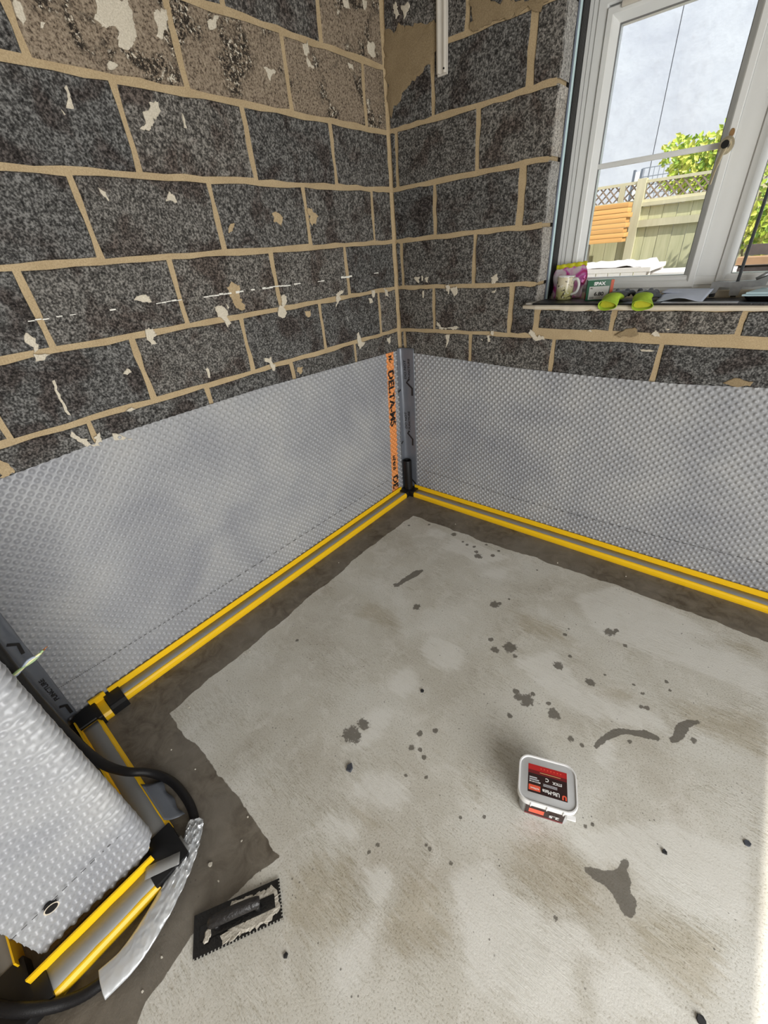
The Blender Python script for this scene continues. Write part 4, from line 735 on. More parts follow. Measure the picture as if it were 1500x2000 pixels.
# crumpled foil tape draped over the free run of the hose
ts = smoothpath([(.748, -2.140, .021), (.79, -2.178, .021), (.828, -2.23, .021), (.862, -2.30, .021), (.884, -2.37, .021), (.889, -2.42, .021), (.880, -2.475, .021)], 16)
vs = []; nk = 20; nt_ = len(ts)
for i, p in enumerate(ts):
    t = i / (nt_ - 1); d = (ts[min(i + 1, nt_ - 1)] - ts[max(i - 1, 0)]).normalized(); sd_ = Vector((-d.y, d.x, 0)).normalized()
    wl_ = .024 + .012 * math.sin(math.pi * min(1, t * 1.15)) ; wr_ = .024 + .016 * t
    cr = .018 * max(0, 1 - t * 1.3) ** 1.1 + .0014
    for k in range(nk + 1):
        u = k / nk * 2 - 1; off = u * (wr_ if u > 0 else wl_)
        h = .0325 * max(0, 1 - abs(off / .046) ** 2.2) ** .5 if abs(off) < .046 else 0
        nz_ = float(fbm(np.array(i * .42 + 9), np.array(k * .55 + 3), 3)) - .47
        vs.append((p.x + sd_.x * (off + nz_ * cr * 1.2), p.y + sd_.y * (off + nz_ * cr * 1.2), max(.002, h + .002 + nz_ * cr * 1.6)))
m_ = nk + 1
o = rel(mobj('foil_wrap', vs, [(i * m_ + k, i * m_ + k + 1, (i + 1) * m_ + k + 1, (i + 1) * m_ + k) for i in range(nt_ - 1) for k in range(nk)], M['silver'], hs, auto=50), hs)
md = o.modifiers.new('thick', 'SOLIDIFY'); md.thickness = .0005
# electric wires
we = empty('wire_bundle', (.60, -2.26, .764), 'stripped green and yellow wires poking out beside the hose', 'wire')
for k, (c, o) in enumerate((((.72, .70, .38), 0), ((.30, .42, .20), .004), ((.35, .40, .50), -.004))):
    v, f = tube(smoothpath([(.598, -2.270 + o, .764), (.602, -2.2415 + o, .771 + o), (.60, -2.2123 + o, .780 - o), (.60, -2.190 + o * 1.5, .784 + o)], 6), .003, 8)
    rel(mobj('wire', v, f, simple('wire_insulation_%d' % k, c, .4), we, smooth=True), we)
    v, f = tube([(.60, -2.190 + o * 1.5, .784 + o), (.60, -2.180 + o * 1.6, .787 + o)], .0012, 6); rel(mobj('copper_end', v, f, simple('bare_copper', (.5, .2, .08), .35, metal=.8), we, smooth=True), we)

# ------------------------------------------------------------------ notched trowel
A_ = Vector((.944, -2.265, 0)); B_ = Vector((1.067, -2.066, 0)); D_ = Vector((1.028, -2.31, 0))
ux = (B_ - A_).normalized(); TL, TW = .234, .092
trw = empty('notched_trowel', ((A_ + B_) / 2 + (D_ - A_) / 2), 'black notched trowel caked in pale adhesive lying on the floor', 'trowel', rz=math.atan2(ux.y, ux.x))
def outline():
    P = []
    P += [(-TL / 2, TW / 2), (TL / 2, TW / 2)]
    n = 12
    for i in range(n):
        y0 = TW / 2 - TW * i / n; y1 = TW / 2 - TW * (i + .5) / n; y2 = TW / 2 - TW * (i + 1) / n
        P += [(TL / 2, y1), (TL / 2 - .004, y1), (TL / 2 - .004, y2), (TL / 2, y2)]
    m = 26
    for i in range(m):
        x1 = TL / 2 - TL * (i + .5) / m; x2 = TL / 2 - TL * (i + 1) / m
        P += [(x1, -TW / 2), (x1, -TW / 2 + .004), (x2, -TW / 2 + .004), (x2, -TW / 2)]
    return P
P = outline(); n = len(P)
mobj('blade', [(x, y, .006) for x, y in P] + [(x, y, .0085) for x, y in P], [tuple(range(n)), tuple(range(n, 2 * n))] + [(i, (i + 1) % n, n + (i + 1) % n, n + i) for i in range(n)], M['bitumen'], trw)
bm = bmesh.new(); add_box(bm, (-.10, -.016, .0085), (.10, .016, .013), .003); bobj('mount_strip', bm, M['bitumen'], trw, 40)
for x in (-.055, .055):
    v, f = tube([(x, 0, .010), (x * .98, 0, .034)], [.010, .008], 10); mobj('handle_post', v, f, M['bitumen'], trw, smooth=True)
hs_ = smoothpath([(-.066, .003, .038), (-.05, .003, .044), (0, .003, .048), (.05, .003, .044), (.064, .003, .040)], 6)
v, f = tube(hs_, [.0105 + .0045 * math.sin(math.pi * min(1, max(0, (i + 2) / (len(hs_) + 3)))) for i in range(len(hs_))], 14); mobj('grip', v, f, simple('dirty_grip', (.020, .018, .018), .40, .8, 90, bmp=.8), trw, smooth=True)
rg2 = random.Random(5)
def lump(name, pts, z0, z1, mat, parent, step=.005, amp=.0040):
    Q = jag(pts, step, amp, rg2); n = len(Q); cx = sum(q[0] for q in Q) / n; cy = sum(q[1] for q in Q) / n
    R2 = [(cx + (x - cx) * .8 + rg2.uniform(-.001, .001), cy + (y - cy) * .8 + rg2.uniform(-.001, .001)) for x, y in Q]
    return mobj(name, [(x, y, z0) for x, y in Q] + [(x, y, z1 + rg2.uniform(-.0006, .001)) for x, y in R2], [(i, (i + 1) % n, n + (i + 1) % n, n + i) for i in range(n)] + [tuple(range(n, 2 * n))], mat, parent)
resid = mat_mortar('adhesive_residue', (.34, .31, .26), (.78, .74, .66))
lump('adhesive_residue', [(.050, .032), (.095, .036), (.112, .018), (.110, -.022), (.085, -.038), (.03, -.040), (-.042, -.040), (-.045, -.024), (-.020, -.017), (.035, -.0165), (.062, .002)], .0085, .0105, resid, trw)
lump('adhesive_residue', [(-.02, .040), (.03, .037), (.06, .033), (.05, .026), (.01, .026), (-.02, .030)], .0085, .0102, resid, trw)
lump('adhesive_residue', [(-.088, -.002), (-.070, .003), (-.068, -.014), (-.080, -.024), (-.088, -.018)], .013, .016, resid, trw)

# ------------------------------------------------------------------ screw tub
TZ = .112
tub = empty('plastic_tub', (1.5855, -1.408, 0), 'clear plastic tub of fixings with red and black label standing on the floor', 'tub', rz=R_(21))
def rr(w, h, r, n=6):
    out = []
    for cx, cy, a0 in ((w / 2 - r, h / 2 - r, 0), (-w / 2 + r, h / 2 - r, 90), (-w / 2 + r, -h / 2 + r, 180), (w / 2 - r, -h / 2 + r, 270)):
        for k in range(n + 1): a = R_(a0 + 90 * k / n); out.append((cx + r * math.cos(a), cy + r * math.sin(a)))
    return out
def rrstack(name, rings, mat, parent, capb=True, capt=True, auto=40):
    vs = []; fs = []; n = None
    for w, h, r, z in rings:
        q = rr(w, h, r); n = len(q); vs += [(x, y, z) for x, y in q]
    for i in range(len(rings) - 1):
        for k in range(n): fs.append((i * n + k, i * n + (k + 1) % n, (i + 1) * n + (k + 1) % n, (i + 1) * n + k))
    if capb: fs.append(tuple(range(n)))
    if capt: fs.append(tuple((len(rings) - 1) * n + k for k in range(n)))
    return mobj(name, vs, fs, mat, parent, auto=auto)
def mat_clear(name, col, alpha):
    m, nt, b = newmat(name); co = objco(nt); f = noise(nt, co, 60, 2)
    lk(nt, mixc(nt, f, tuple(x * .93 for x in col), col), b.inputs['Base Color']); b.inputs['Roughness'].default_value = .28; b.inputs['Transmission Weight'].default_value = alpha; b.inputs['IOR'].default_value = 1.2; return m
tubm = mat_clear('translucent_polypropylene', (.80, .81, .81), .45); lidm = mat_clear('clear_lid_plastic', (.74, .75, .76), .30); rimm = simple('lid_rim_plastic', (.80, .80, .80), .3, .04)
rrstack('tub_body', [(.138, .110, .022, 0), (.142, .114, .024, .004), (.154, .126, .028, .096)], tubm, tub, True, False)
rrstack('fixings_fill', [(.134, .106, .020, .004), (.146, .118, .024, .07)], simple('zinc_screws', (.35, .36, .38), .4, .5, 160, metal=.5, bmp=1.0, bscale=180), tub)
rrstack('lid', [(.160, .131, .030, TZ - .006), (.152, .123, .027, TZ - .004)], lidm, tub, True, True)
rrstack('lid_rim', [(.156, .128, .029, TZ - .024), (.168, .139, .033, TZ - .022), (.170, .141, .034, TZ - .006), (.167, .138, .033, TZ), (.160, .131, .030, TZ), (.157, .128, .029, TZ - .005)], rimm, tub, False, False)
for x in (-.045, 0, .045): box('rim_rib', (x - .0015, -.0725, TZ - .021), (x + .0015, -.0685, TZ - .002), rimm, tub)
box('lid_tab', (.052, -.080, TZ - .019), (.078, -.066, TZ - .012), rimm, tub, .003)
red = simple('label_red', (.50, .02, .02), .4, .05); blk = simple('label_black', (.030, .012, .012), .4, .1); wht = simple('label_white', (.85, .85, .85), .5, .02); org = simple('label_orange', (.85, .12, .06), .4, .05); drk = simple('label_maroon', (.17, .015, .018), .4, .1); gry = simple('label_grey', (.55, .56, .60), .5, .05)
lz = TZ - .0036
lab = box('lid_label', (-.056, -.040, lz - .0004), (.056, .043, lz), blk, tub)
def dec(x0, y0, x1, y1, m, z=.0003, nm='label_print'): return box(nm, (x0, y0, lz), (x1, y1, lz + z), m, lab)
dec(-.056, .026, .056, .043, red); dec(-.056, .016, .056, .026, drk)
dec(-.0535, -.034, -.020, -.018, org, .0004); 
for q, (w_) in enumerate((.028, .024, .018)): dec(-.052, -.010 + q * .006, -.052 + w_ + .004, -.0065 + q * .006, gry if q else wht, .0004)
rotT = lambda x, y: Matrix.Translation((x, y, lz + .00055)) @ Matrix.Rotation(math.pi, 4, 'Z')
def ltxt(s, sz, x, y, m, sx=1.0, b=.0002): return text('label_lettering', s, sz, rotT(x, y), m, lab, sx, b)
ltxt('Ulti-Mate', .0150, .010, -.0270, wht, .85, .0005); ltxt('STICK', .0105, .028, .0025, wht, .95, .0004); ltxt('C', .014, -.001, .006, wht, 1, .0005); ltxt('4x70mm', .0065, -.036, -.0275, wht, 1.1)
ltxt('U', .016, .0475, -.030, org, 1.1, .0012); ltxt('1 STICK FIT', .0050, -.036, -.0075, blk, 1.0)
for k in range(7): dec(-.020 + k * .0095, .0335, -.017 + k * .0095, .0365, org, .0004)
dec(-.022, .0215, .038, .0232, simple('label_gold', (.75, .42, .18), .3, .1), .0005, 'screw_picture')
for q in range(3): dec(-.012, -.0085 - q * .0028, .028, -.0072 - q * .0028, gry, .0003)
# side label on the front face of the tub
slope = math.atan2(.006, .092)
def side(x0, x1, z0, z1, m, off): 
    yf = lambda z: -(.057 + .006 * z / .096) - .0006 - off
    return mobj('side_label' if off == 0 else 'label_print', [(x0, yf(z0), z0), (x1, yf(z0), z0), (x1, yf(z1), z1), (x0, yf(z1), z1)], [(0, 1, 2, 3)], m, tub)
side(-.056, .054, .012, .080, blk, 0); side(-.045, -.002, .030, .058, org, .0006); side(-.056, .054, .012, .022, drk, .0006)
text('label_lettering', '2.5', .024, frame4((.026, -.0635, .045), (-1, 0, 0), (0, .06, -1)), wht, tub, 1, .0006)
# ------------------------------------------------------------------ things on the window sill
SZ = 1.2607
# mug
mg = empty('mug', (.936, .078, SZ), 'white mug with beige printed picture standing on the sill beside the screw box', 'mug')
def mat_mug():
    m, nt, b = newmat('printed_ceramic'); co = objco(nt); n1 = noise(nt, co, 38, 3, .6, .8); n2 = noise(nt, co, 70, 2)
    sep = nd(nt, 'ShaderNodeSeparateXYZ'); lk(nt, co, sep.inputs[0])
    base = mixc(nt, ramp(nt, sep.outputs[2], [(.03, 0.0), (.06, 1.0)]), (.42, .40, .17), (.66, .60, .44))
    base = mixc(nt, ramp(nt, n1, [(.56, 0.0), (.62, 1.0)]), base, (.07, .055, .035)); base = mixc(nt, ramp(nt, n2, [(.62, 0.0), (.7, .7)]), base, (.80, .78, .72))
    lk(nt, base, b.inputs['Base Color']); b.inputs['Roughness'].default_value = .2; return m
cer = simple('white_ceramic', (.80, .80, .79), .15, .03); mug_print = mat_mug()
v, f = lathe([(.031, .0), (.035, .003), (.0375, .012), (.0375, .094), (.0375, .096), (.0345, .096), (.034, .010)], 32); mobj('mug_body', v, f, mug_print, mg, auto=40)
v, f = lathe([(.0378, .0935), (.0378, .0965), (.0342, .0965), (.0336, .008)], 32); mobj('mug_lining', v, f, cer, mg, auto=40)
v, f = tube(smoothpath([(.034, -.012, .082), (.055, -.018, .084), (.067, -.022, .062), (.060, -.020, .034), (.035, -.012, .022)], 6), .0058, 10); mobj('mug_handle', v, f, cer, mg, smooth=True)
# snack pouch
pc = empty('snack_pouch', (.925, .148, SZ), 'crumpled pink and purple foil pouch with yellow top strip behind the mug', 'pouch', rz=R_(6))
def mat_pouch():
    m, nt, b = newmat('printed_foil'); co = objco(nt); n1 = noise(nt, co, 18, 2, .5, .6); n2 = noise(nt, co, 30, 3)
    base = ramp(nt, n1, [(.34, (.42, .03, .10)), (.44, (.56, .10, .42)), (.52, (.66, .48, .58)), (.62, (.74, .66, .72)), (.72, (.55, .08, .18))])
    lk(nt, base, b.inputs['Base Color']); b.inputs['Roughness'].default_value = .22; b.inputs['Metallic'].default_value = .15; bump(nt, n2, .5, .01, b); return m
nu, nv = 18, 14; vs = []
for side_ in (-1, 1):
    for j in range(nv + 1):
        t = j / nv; z = t * .128; wid = .062 + .012 * math.sin(t * 2.6) ; th = .026 * (1 - t) ** .8 + .002
        for i in range(nu + 1):
            u = i / nu * 2 - 1; vs.append((u * wid + .004 * math.sin(t * 9 + u * 2), side_ * th * (1 - u * u) ** .5 + .006 * float(vnoise(np.array(i * .55 + 3), np.array(j * .6))) + .014 * t, z + .006 * u * t))
m_ = nu + 1; q = (nv + 1) * m_; fs = []
for s_ in (0, q): fs += [(s_ + j * m_ + i, s_ + j * m_ + i + 1, s_ + (j + 1) * m_ + i + 1, s_ + (j + 1) * m_ + i) for j in range(nv) for i in range(nu)]
for j in range(nv): fs += [(j * m_, (j + 1) * m_, q + (j + 1) * m_, q + j * m_), (j * m_ + nu, q + j * m_ + nu, q + (j + 1) * m_ + nu, (j + 1) * m_ + nu)]
fs += [tuple(range(m_)) + tuple(q + i for i in range(nu, -1, -1))]
mobj('pouch_body', vs, fs, mat_pouch(), pc, smooth=True)
vs = []
for j in range(3):
    for i in range(nu + 1): u = i / nu * 2 - 1; vs.append((u * .068, .018 + .003 * math.sin(i * 1.3), .124 + j * .009 + .006 * u + .0015 * math.sin(i * 2)))
o = mobj('yellow_seal', vs, [(j * m_ + i, j * m_ + i + 1, (j + 1) * m_ + i + 1, (j + 1) * m_ + i) for j in range(2) for i in range(nu)], simple('yellow_foil', (.62, .60, .02), .35, .15), pc, smooth=True); md = o.modifiers.new('thick', 'SOLIDIFY'); md.thickness = .004
# screw box
bx = empty('screw_box', (1.089, .066, SZ), 'green cardboard screw box with grey label on the sill', 'box', rz=R_(21))
grn = simple('green_card', (.012, .105, .050), .45, .12, 30); lab2 = simple('grey_label', (.60, .60, .57), .55, .03); orange2 = simple('orange_card', (.62, .10, .04), .45, .15)
box('carton', (-.052, -.030, 0), (.052, .030, .079), grn, bx, .0015)
box('lid_flap', (-.0515, -.0295, .0792), (.0515, .0295, .0798), simple('pale_green_card', (.50, .62, .55), .5, .05), bx)
box('front_label', (-.042, -.0306, .004), (.036, -.0301, .055), lab2, bx); box('orange_band', (.040, -.0307, .001), (.0522, -.0301, .078), orange2, bx); box('red_sticker', (-.0527, -.012, .004), (-.0521, .022, .026), simple('red_sticker', (.5, .02, .03), .4), bx)
fy = lambda x, z, y=-.0309: frame4((x, y, z), (1, 0, 0), (0, 0, 1))
text('box_lettering', 'SPAX', .017, fy(-.004, .065, -.0305), wht, bx, 1.1, .0009); text('box_lettering', '6.80', .020, fy(-.001, .025), M['ink'], bx, 1.1, .0008); text('box_lettering', 'M.I', .008, fy(-.033, .048), M['ink'], bx, 1, .0003)
for i in range(9): box('barcode_bar', (-.037 + i * .0021, -.0309, .007), (-.0362 + i * .0021 + (.0005 if i % 3 == 0 else 0), -.0306, .015), M['ink'], bx)
# gloves
gcuff = simple('lime_knit', (.34, .50, .035), .85, .15, 120, bmp=.6, bscale=400); ghand = simple('grey_latex', (.065, .070, .078), .5, .25, 60, bmp=.4); ginner = simple('lime_lining', (.42, .42, .02), .9, .15, 100)
def glove(x, rz, label, flip):
    g = empty('work_glove', (x, -.03, SZ), label, 'glove', 'work gloves', rz)
    pth = smoothpath([(0, .035, .018), (0, .008, .021), (.0, -.014, .020), (.003 * flip, -.034, .006), (.005 * flip, -.052, -.007)], 6); n = len(pth); S = 22; vs = []; fs = []
    def ringpts(P, w, h, tilt):
        out = []
        for k in range(S):
            a = 2 * math.pi * k / S; wv = 1 + .10 * math.sin(3 * a + P.y * 90)
            out.append((P.x + math.cos(a) * w * wv, P.y + math.sin(a) * h * math.sin(tilt), P.z + math.sin(a) * h * math.cos(tilt) * wv))
        return out
    for i, Pp in enumerate(pth):
        t = i / (n - 1); vs += ringpts(Pp, .025 + .011 * t, .012 + .006 * t, -.25 * t)
    for i in range(n - 1): fs += [(i * S + k, i * S + (k + 1) % S, (i + 1) * S + (k + 1) % S, (i + 1) * S + k) for k in range(S)]
    o = mobj('cuff', vs, fs, gcuff, g, smooth=True); md = o.modifiers.new('thick', 'SOLIDIFY'); md.thickness = .0022; md.offset = 1
    e = ringpts(pth[-4], .031, .0150, -.22); mobj('cuff_lining', e, [tuple(range(S))], ginner, g)
    pth2 = smoothpath([(0, .03, .021), (.002 * flip, .055, .026), (.006 * flip, .085, .022)], 5); vs = []; fs = []; n = len(pth2)
    for i, Pp in enumerate(pth2): t = i / (n - 1); vs += ringpts(Pp, .027 + .012 * math.sin(t * 3.0), .014 - .002 * t, 0)
    for i in range(n - 1): fs += [(i * S + k, i * S + (k + 1) % S, (i + 1) * S + (k + 1) % S, (i + 1) * S + k) for k in range(S)]
    fs += [tuple((n - 1) * S + k for k in range(S))]; mobj('palm', vs, fs, ghand, g, smooth=True)
    for k in range(4):
        a = (k - 1.5) * .22; v, f = tube(smoothpath([((k - 1.5) * .012, .078, .024), ((k - 1.5) * .016 + math.sin(a) * .02, .103, .034 - .006 * (k % 2)), ((k - 1.5) * .018 + math.sin(a) * .03, .122, .013)], 4), [.0085] * 8 + [.006], 10); mobj('finger', v, f, ghand, g, smooth=True)
    v, f = tube(smoothpath([(flip * .026, .045, .018), (flip * .042, .058, .019), (flip * .050, .074, .013)], 4), [.009] * 8 + [.006], 10); mobj('thumb', v, f, ghand, g, smooth=True)
    return g
glove(1.180, R_(-8), 'lime and grey work glove nearest the screw box, cuff hanging over the sill', -1)
glove(1.290, R_(4), 'lime and grey work glove beside the papers, cuff hanging over the sill', 1)
# papers
pap = simple('pale_paper', (.62, .68, .82), .7, .04, 12)
def sheet(pts, curl, label, thick=.0006):
    c = Vector((sum(p[0] for p in pts) / 4, sum(p[1] for p in pts) / 4, SZ)); e = empty('paper_sheet', c, label, 'paper', 'papers on the sill'); N_ = 14; vs = []
    for j in range(N_ + 1):
        for i in range(N_ + 1):
            a, b = i / N_, j / N_; x = (pts[0][0] * (1 - a) + pts[1][0] * a) * (1 - b) + (pts[3][0] * (1 - a) + pts[2][0] * a) * b; y = (pts[0][1] * (1 - a) + pts[1][1] * a) * (1 - b) + (pts[3][1] * (1 - a) + pts[2][1] * a) * b
            vs.append((x - c.x, y - c.y, curl(a, b)))
    m = N_ + 1; o = mobj('sheet', vs, [(j * m + i, j * m + i + 1, (j + 1) * m + i + 1, (j + 1) * m + i) for j in range(N_) for i in range(N_)], pap, e, smooth=True); md = o.modifiers.new('thick', 'SOLIDIFY'); md.thickness = thick; return e
sheet([(1.335, -.020), (1.490, -.025), (1.505, .10), (1.34, .11)], lambda a, b: .0012 + .020 * b + .013 * math.sin(math.pi * a) ** 2 * (1 - b) + .012 * a * b, 'curled pale sheet of paper on the sill edge, in front of the flat one')
sheet([(1.33, .085), (1.50, .08), (1.50, .160), (1.34, .160)], lambda a, b: .024 + .004 * b, 'flat pale sheet of paper on the sill against the window frame', .003)
# bar clamp
cl = empty('bar_clamp', (1.57, .12, SZ), 'grey steel bar clamp standing on the sill against the window', 'clamp')
stl = simple('worn_grey_steel', (.30, .31, .32), .4, .35, 40, metal=.6); dst = simple('dark_steel_bar', (.05, .055, .06), .4, .3, 40, metal=.5)
bm = bmesh.new(); add_box(bm, (-.004, -.010, .03), (.006, .010, .70), .001); bobj('bar', bm, dst, cl, 40)
prof = [(-.078, .026), (-.078, .052), (-.060, .056), (-.02, .052), (.02, .056), (.055, .056), (.085, .070), (.092, .058), (.088, .040), (.05, .034), (.02, .036), (.015, .006), (-.012, .006), (-.016, .034), (-.05, .036), (-.056, .016), (-.075, .012)]; n = len(prof)
mobj('jaw', [(x, y, z) for y in (-.016, .016) for x, z in prof], [tuple(range(n)), tuple(range(n, 2 * n))] + [(i, (i + 1) % n, n + (i + 1) % n, n + i) for i in range(n)], stl, cl)
for x, z in ((-.067, .001), (.002, .001)): box('jaw_pad', (x - .009, -.013, z), (x + .009, .013, z + .012), M['black'], cl, .002)
v, f = tube([(.055, 0, .058), (.09, 0, .082)], .008, 10); mobj('trigger', v, f, stl, cl, smooth=True)
# tray with sheet
ty = empty('black_tray', (1.72, .06, SZ), 'black plastic tray on the sill at the right edge', 'tray')
rrstack('tray_body', [(.20, .11, .02, 0), (.225, .13, .025, .014), (.22, .125, .024, .014), (.195, .105, .02, .003)], M['black'], ty)
sh = empty('blue_sheet', (1.72, .06, SZ + .0145), 'stack of pale blue sheets lying on the black tray', 'paper')
for k in range(2):
    vs = [(-.118 + .01 * k, -.055, .0005 + .007 * k), (.115, -.06, .0005 + .007 * k), (.115, .06, .004 + .007 * k), (-.08 + .01 * k, .055, .004 + .007 * k)]
    mobj('sheet_layer', [(x, y, z) for x, y, z in vs] + [(x, y, z + .0055) for x, y, z in vs], [(0, 1, 2, 3), (4, 5, 6, 7), (0, 1, 5, 4), (1, 2, 6, 5), (2, 3, 7, 6), (3, 0, 4, 7)], simple('pale_blue_card', (.50, .68, .74), .6, .04), sh)

# ------------------------------------------------------------------ debris on the floor
def chip(name, x, y, r, h, mat, label, cat, seed):
    g = random.Random(seed); n = g.randint(5, 7); ph = g.random() * 6; P = [(r * g.uniform(.6, 1.1) * math.cos(ph + 2 * math.pi * k / n), r * g.uniform(.6, 1.1) * math.sin(ph + 2 * math.pi * k / n)) for k in range(n)]
    vs = [(a, b, .0) for a, b in P] + [(a * .9, b * .9, h * g.uniform(.7, 1.1)) for a, b in P]
    o = mobj(name, vs, [tuple(range(n)), tuple(range(n, 2 * n))] + [(i, (i + 1) % n, n + (i + 1) % n, n + i) for i in range(n)], mat); o.location = (x, y, .0005); return tag(o, label, cat, 'bits of debris on the floor')
dk = simple('dark_chip', (.018, .018, .02), .6, .3); slate = simple('slate_chip', (.06, .065, .08), .5, .3); pale = simple('pale_crumb', (.62, .58, .50), .8, .15)
chip('debris_chip', 1.0581, -1.3226, .009, .006, dk, 'small black chip on the floor toward the left, above the damp blotch', 'debris', 1)
chip('debris_chip', 1.0233, -1.7175, .016, .008, slate, 'dark slate chip on the floor left of the tub', 'debris', 2)
chip('debris_chip', 1.2055, -2.1521, .008, .005, dk, 'tiny black chip just below the notched trowel', 'debris', 3)
chip('debris_chip', 1.907, -1.331, .009, .005, dk, 'black chip on the floor to the right of the dark arrow-shaped stain', 'debris', 4)
chip('debris_chip', 2.0313, -1.6253, .012, .006, dk, 'black chip at the bottom right edge of the floor', 'debris', 5)
chip('debris_chip', 2.0854, -1.1679, .011, .003, slate, 'flat grey chip on the floor near the right edge', 'debris', 6)
chip('plaster_crumb', .8145 + .06, -2.1755, .008, .005, pale, 'white plaster crumb on damp floor beside the foil-wrapped hose', 'debris', 7)
chip('plaster_crumb', 1.21, -.245, .005, .004, pale, 'white crumb on the damp strip below the window wall', 'debris', 8)
for i, (x, y) in enumerate(((.33, -1.95), (.30, -1.63), (.19, -.93), (.58, -2.06), (.90, -2.08), (.93, -2.18), (.86, -2.03), (.97, -2.42), (.95, -2.36), (1.53, -.16), (.55, -.22), (.44, -2.08))):
    o = chip('plaster_crumb', x, y, .0035, .0025, pale, 'tiny pale crumb on the damp strip of floor', 'debris', 20 + i)

# ------------------------------------------------------------------ outside the window
GZ = .45
grass = simple('garden_paving', (.36, .34, .31), .9, .2, 5)
tag(slab('ground_outside', [((-9, .3, GZ - .3), (9, 14, GZ))], grass), kind='structure')
def mat_render():
    m, nt, b = newmat('white_render'); p = pos(nt); n1 = noise(nt, p, 1.3, 4, .6, .5); n2 = noise(nt, p, 7, 3, .6)
    base = ramp(nt, n1, [(.3, (.50, .51, .56)), (.5, (.585, .595, .635)), (.72, (.65, .66, .69))]); base = mixc(nt, ramp(nt, n2, [(.52, 0.0), (.7, .4)]), base, (.47, .47, .50))
    lk(nt, base, b.inputs['Base Color']); b.inputs['Roughness'].default_value = .9; bump(nt, n2, .3, .02, b); return m
ren = mat_render()
hw = empty('house_wall', (0, 7, GZ), 'tall white rendered gable of the neighbouring house beyond the fence', 'building')
box('render_panel', (-7, 0, 0), (-.325, .3, 9), ren, hw); box('render_panel', (-.312, 0, 0), (8, .3, 9), ren, hw); box('expansion_joint', (-.33, .02, 0), (-.30, .28, 9), simple('grey_joint', (.35, .35, .36), .8), hw)
FY = 3.0
def mat_fence(name, a, c):
    m, nt, b = newmat(name); co = pos(nt); mp = nd(nt, 'ShaderNodeMapping'); mp.inputs['Scale'].default_value = (1, 1, .08); lk(nt, co, mp.inputs[0])
    n1 = noise(nt, mp.outputs[0], 28, 4, .6, .6); oi = nd(nt, 'ShaderNodeObjectInfo'); base = mixc(nt, n1, a, c); base = mixc(nt, 1.0, base, mixc(nt, oi.outputs['Random'], (.85, .85, .85), (1.1, 1.1, 1.1)), 'MULTIPLY')
    lk(nt, base, b.inputs['Base Color']); b.inputs['Roughness'].default_value = .85; return m
fm = mat_fence('mossy_fence_board', (.36, .37, .19), (.80, .76, .52)); fp = mat_fence('pale_fence_post', (.50, .47, .30), (.74, .68, .50)); fl = mat_fence('trellis_lath', (.22, .17, .13), (.36, .29, .22))
fn = empty('garden_fence', (.7, FY, GZ), 'mossy close-board garden fence with trellis panels on top', 'fence')
x = -.9
while x < 2.6:
    box('board', (x - .7, rnd.uniform(-.004, .004), .02), (x - .7 + .106, .018, 1.232), fm, fn); x += .109
for z in (1.075, .60, .12): box('rail', (-1.6, -.032, z), (1.95, -.006, z + .055), fp, fn)
box('capping', (-1.6, -.03, 1.234), (1.95, .04, 1.262), fp, fn)
for px in (-1.05, -.215, .62, 1.46): box('post', (px, -.045, 0), (px + .07, .035, 1.44), fp, fn)
for z in (1.263, 1.404): box('trellis_rail', (-1.6, -.012, z), (1.95, .012, z + .022), fp, fn)
for px in (-.36,): box('trellis_stile', (px, -.014, 1.263), (px + .045, .014, 1.42), fp, fn)
for s_ in (-1, 1):
    xx = -1.2
    while xx < 1.9:
        a = Vector((xx, .003 * s_, 1.28)); b = Vector((xx + s_ * .122, .003 * s_, 1.406)); d = (b - a).normalized(); nrm = Vector((0, 1, 0)).cross(d) * .0055
        vs = [a - nrm, a + nrm, b + nrm, b - nrm]
        mobj('lath', [(p_.x, p_.y - .003, p_.z) for p_ in vs] + [(p_.x, p_.y + .003, p_.z) for p_ in vs], [(0, 1, 2, 3), (4, 5, 6, 7), (0, 1, 5, 4), (1, 2, 6, 5), (2, 3, 7, 6), (3, 0, 4, 7)], fl, fn); xx += .066
# timber stack
tmb = mat_fence('fresh_orange_timber', (.62, .30, .085), (.80, .46, .17))
tmb.node_tree.nodes['Mapping'].inputs['Scale'].default_value = (.08, 1, 1)
zs = 1.425; i = 0
while zs < 1.70:
    h_ = .034; o = box('timber_batten', (-.85, 2.70, zs), (.515 + rnd.uniform(-.02, .03), 2.84, zs + h_), tmb, None, .002); zs += h_ + .003; i += 1
    lbls = ['lowest', 'second lowest', 'third lowest', 'fourth from the bottom', 'fourth from the top', 'third from the top', 'second from the top', 'topmost']
    tag(o, 'orange timber batten outside by the fence, %s of its stack' % lbls[min(i - 1, 7)], 'timber', 'stacked timber battens')
ps = empty('storage_crate', (-.25, 2.77, GZ), 'grey wrapped pallet stack carrying the orange timber', 'crate')
gw = simple('grey_wrap', (.50, .49, .50), .6, .15, 8, bmp=.5, bscale=12); box('wrapped_load', (-.60, -.09, .12), (.455, .09, .972), gw, ps, .02); box('pallet', (-.6, -.1, 0), (.46, .1, .115), fp, ps); box('corner_board', (.44, -.098, .85), (.475, -.07, .974), wht, ps)
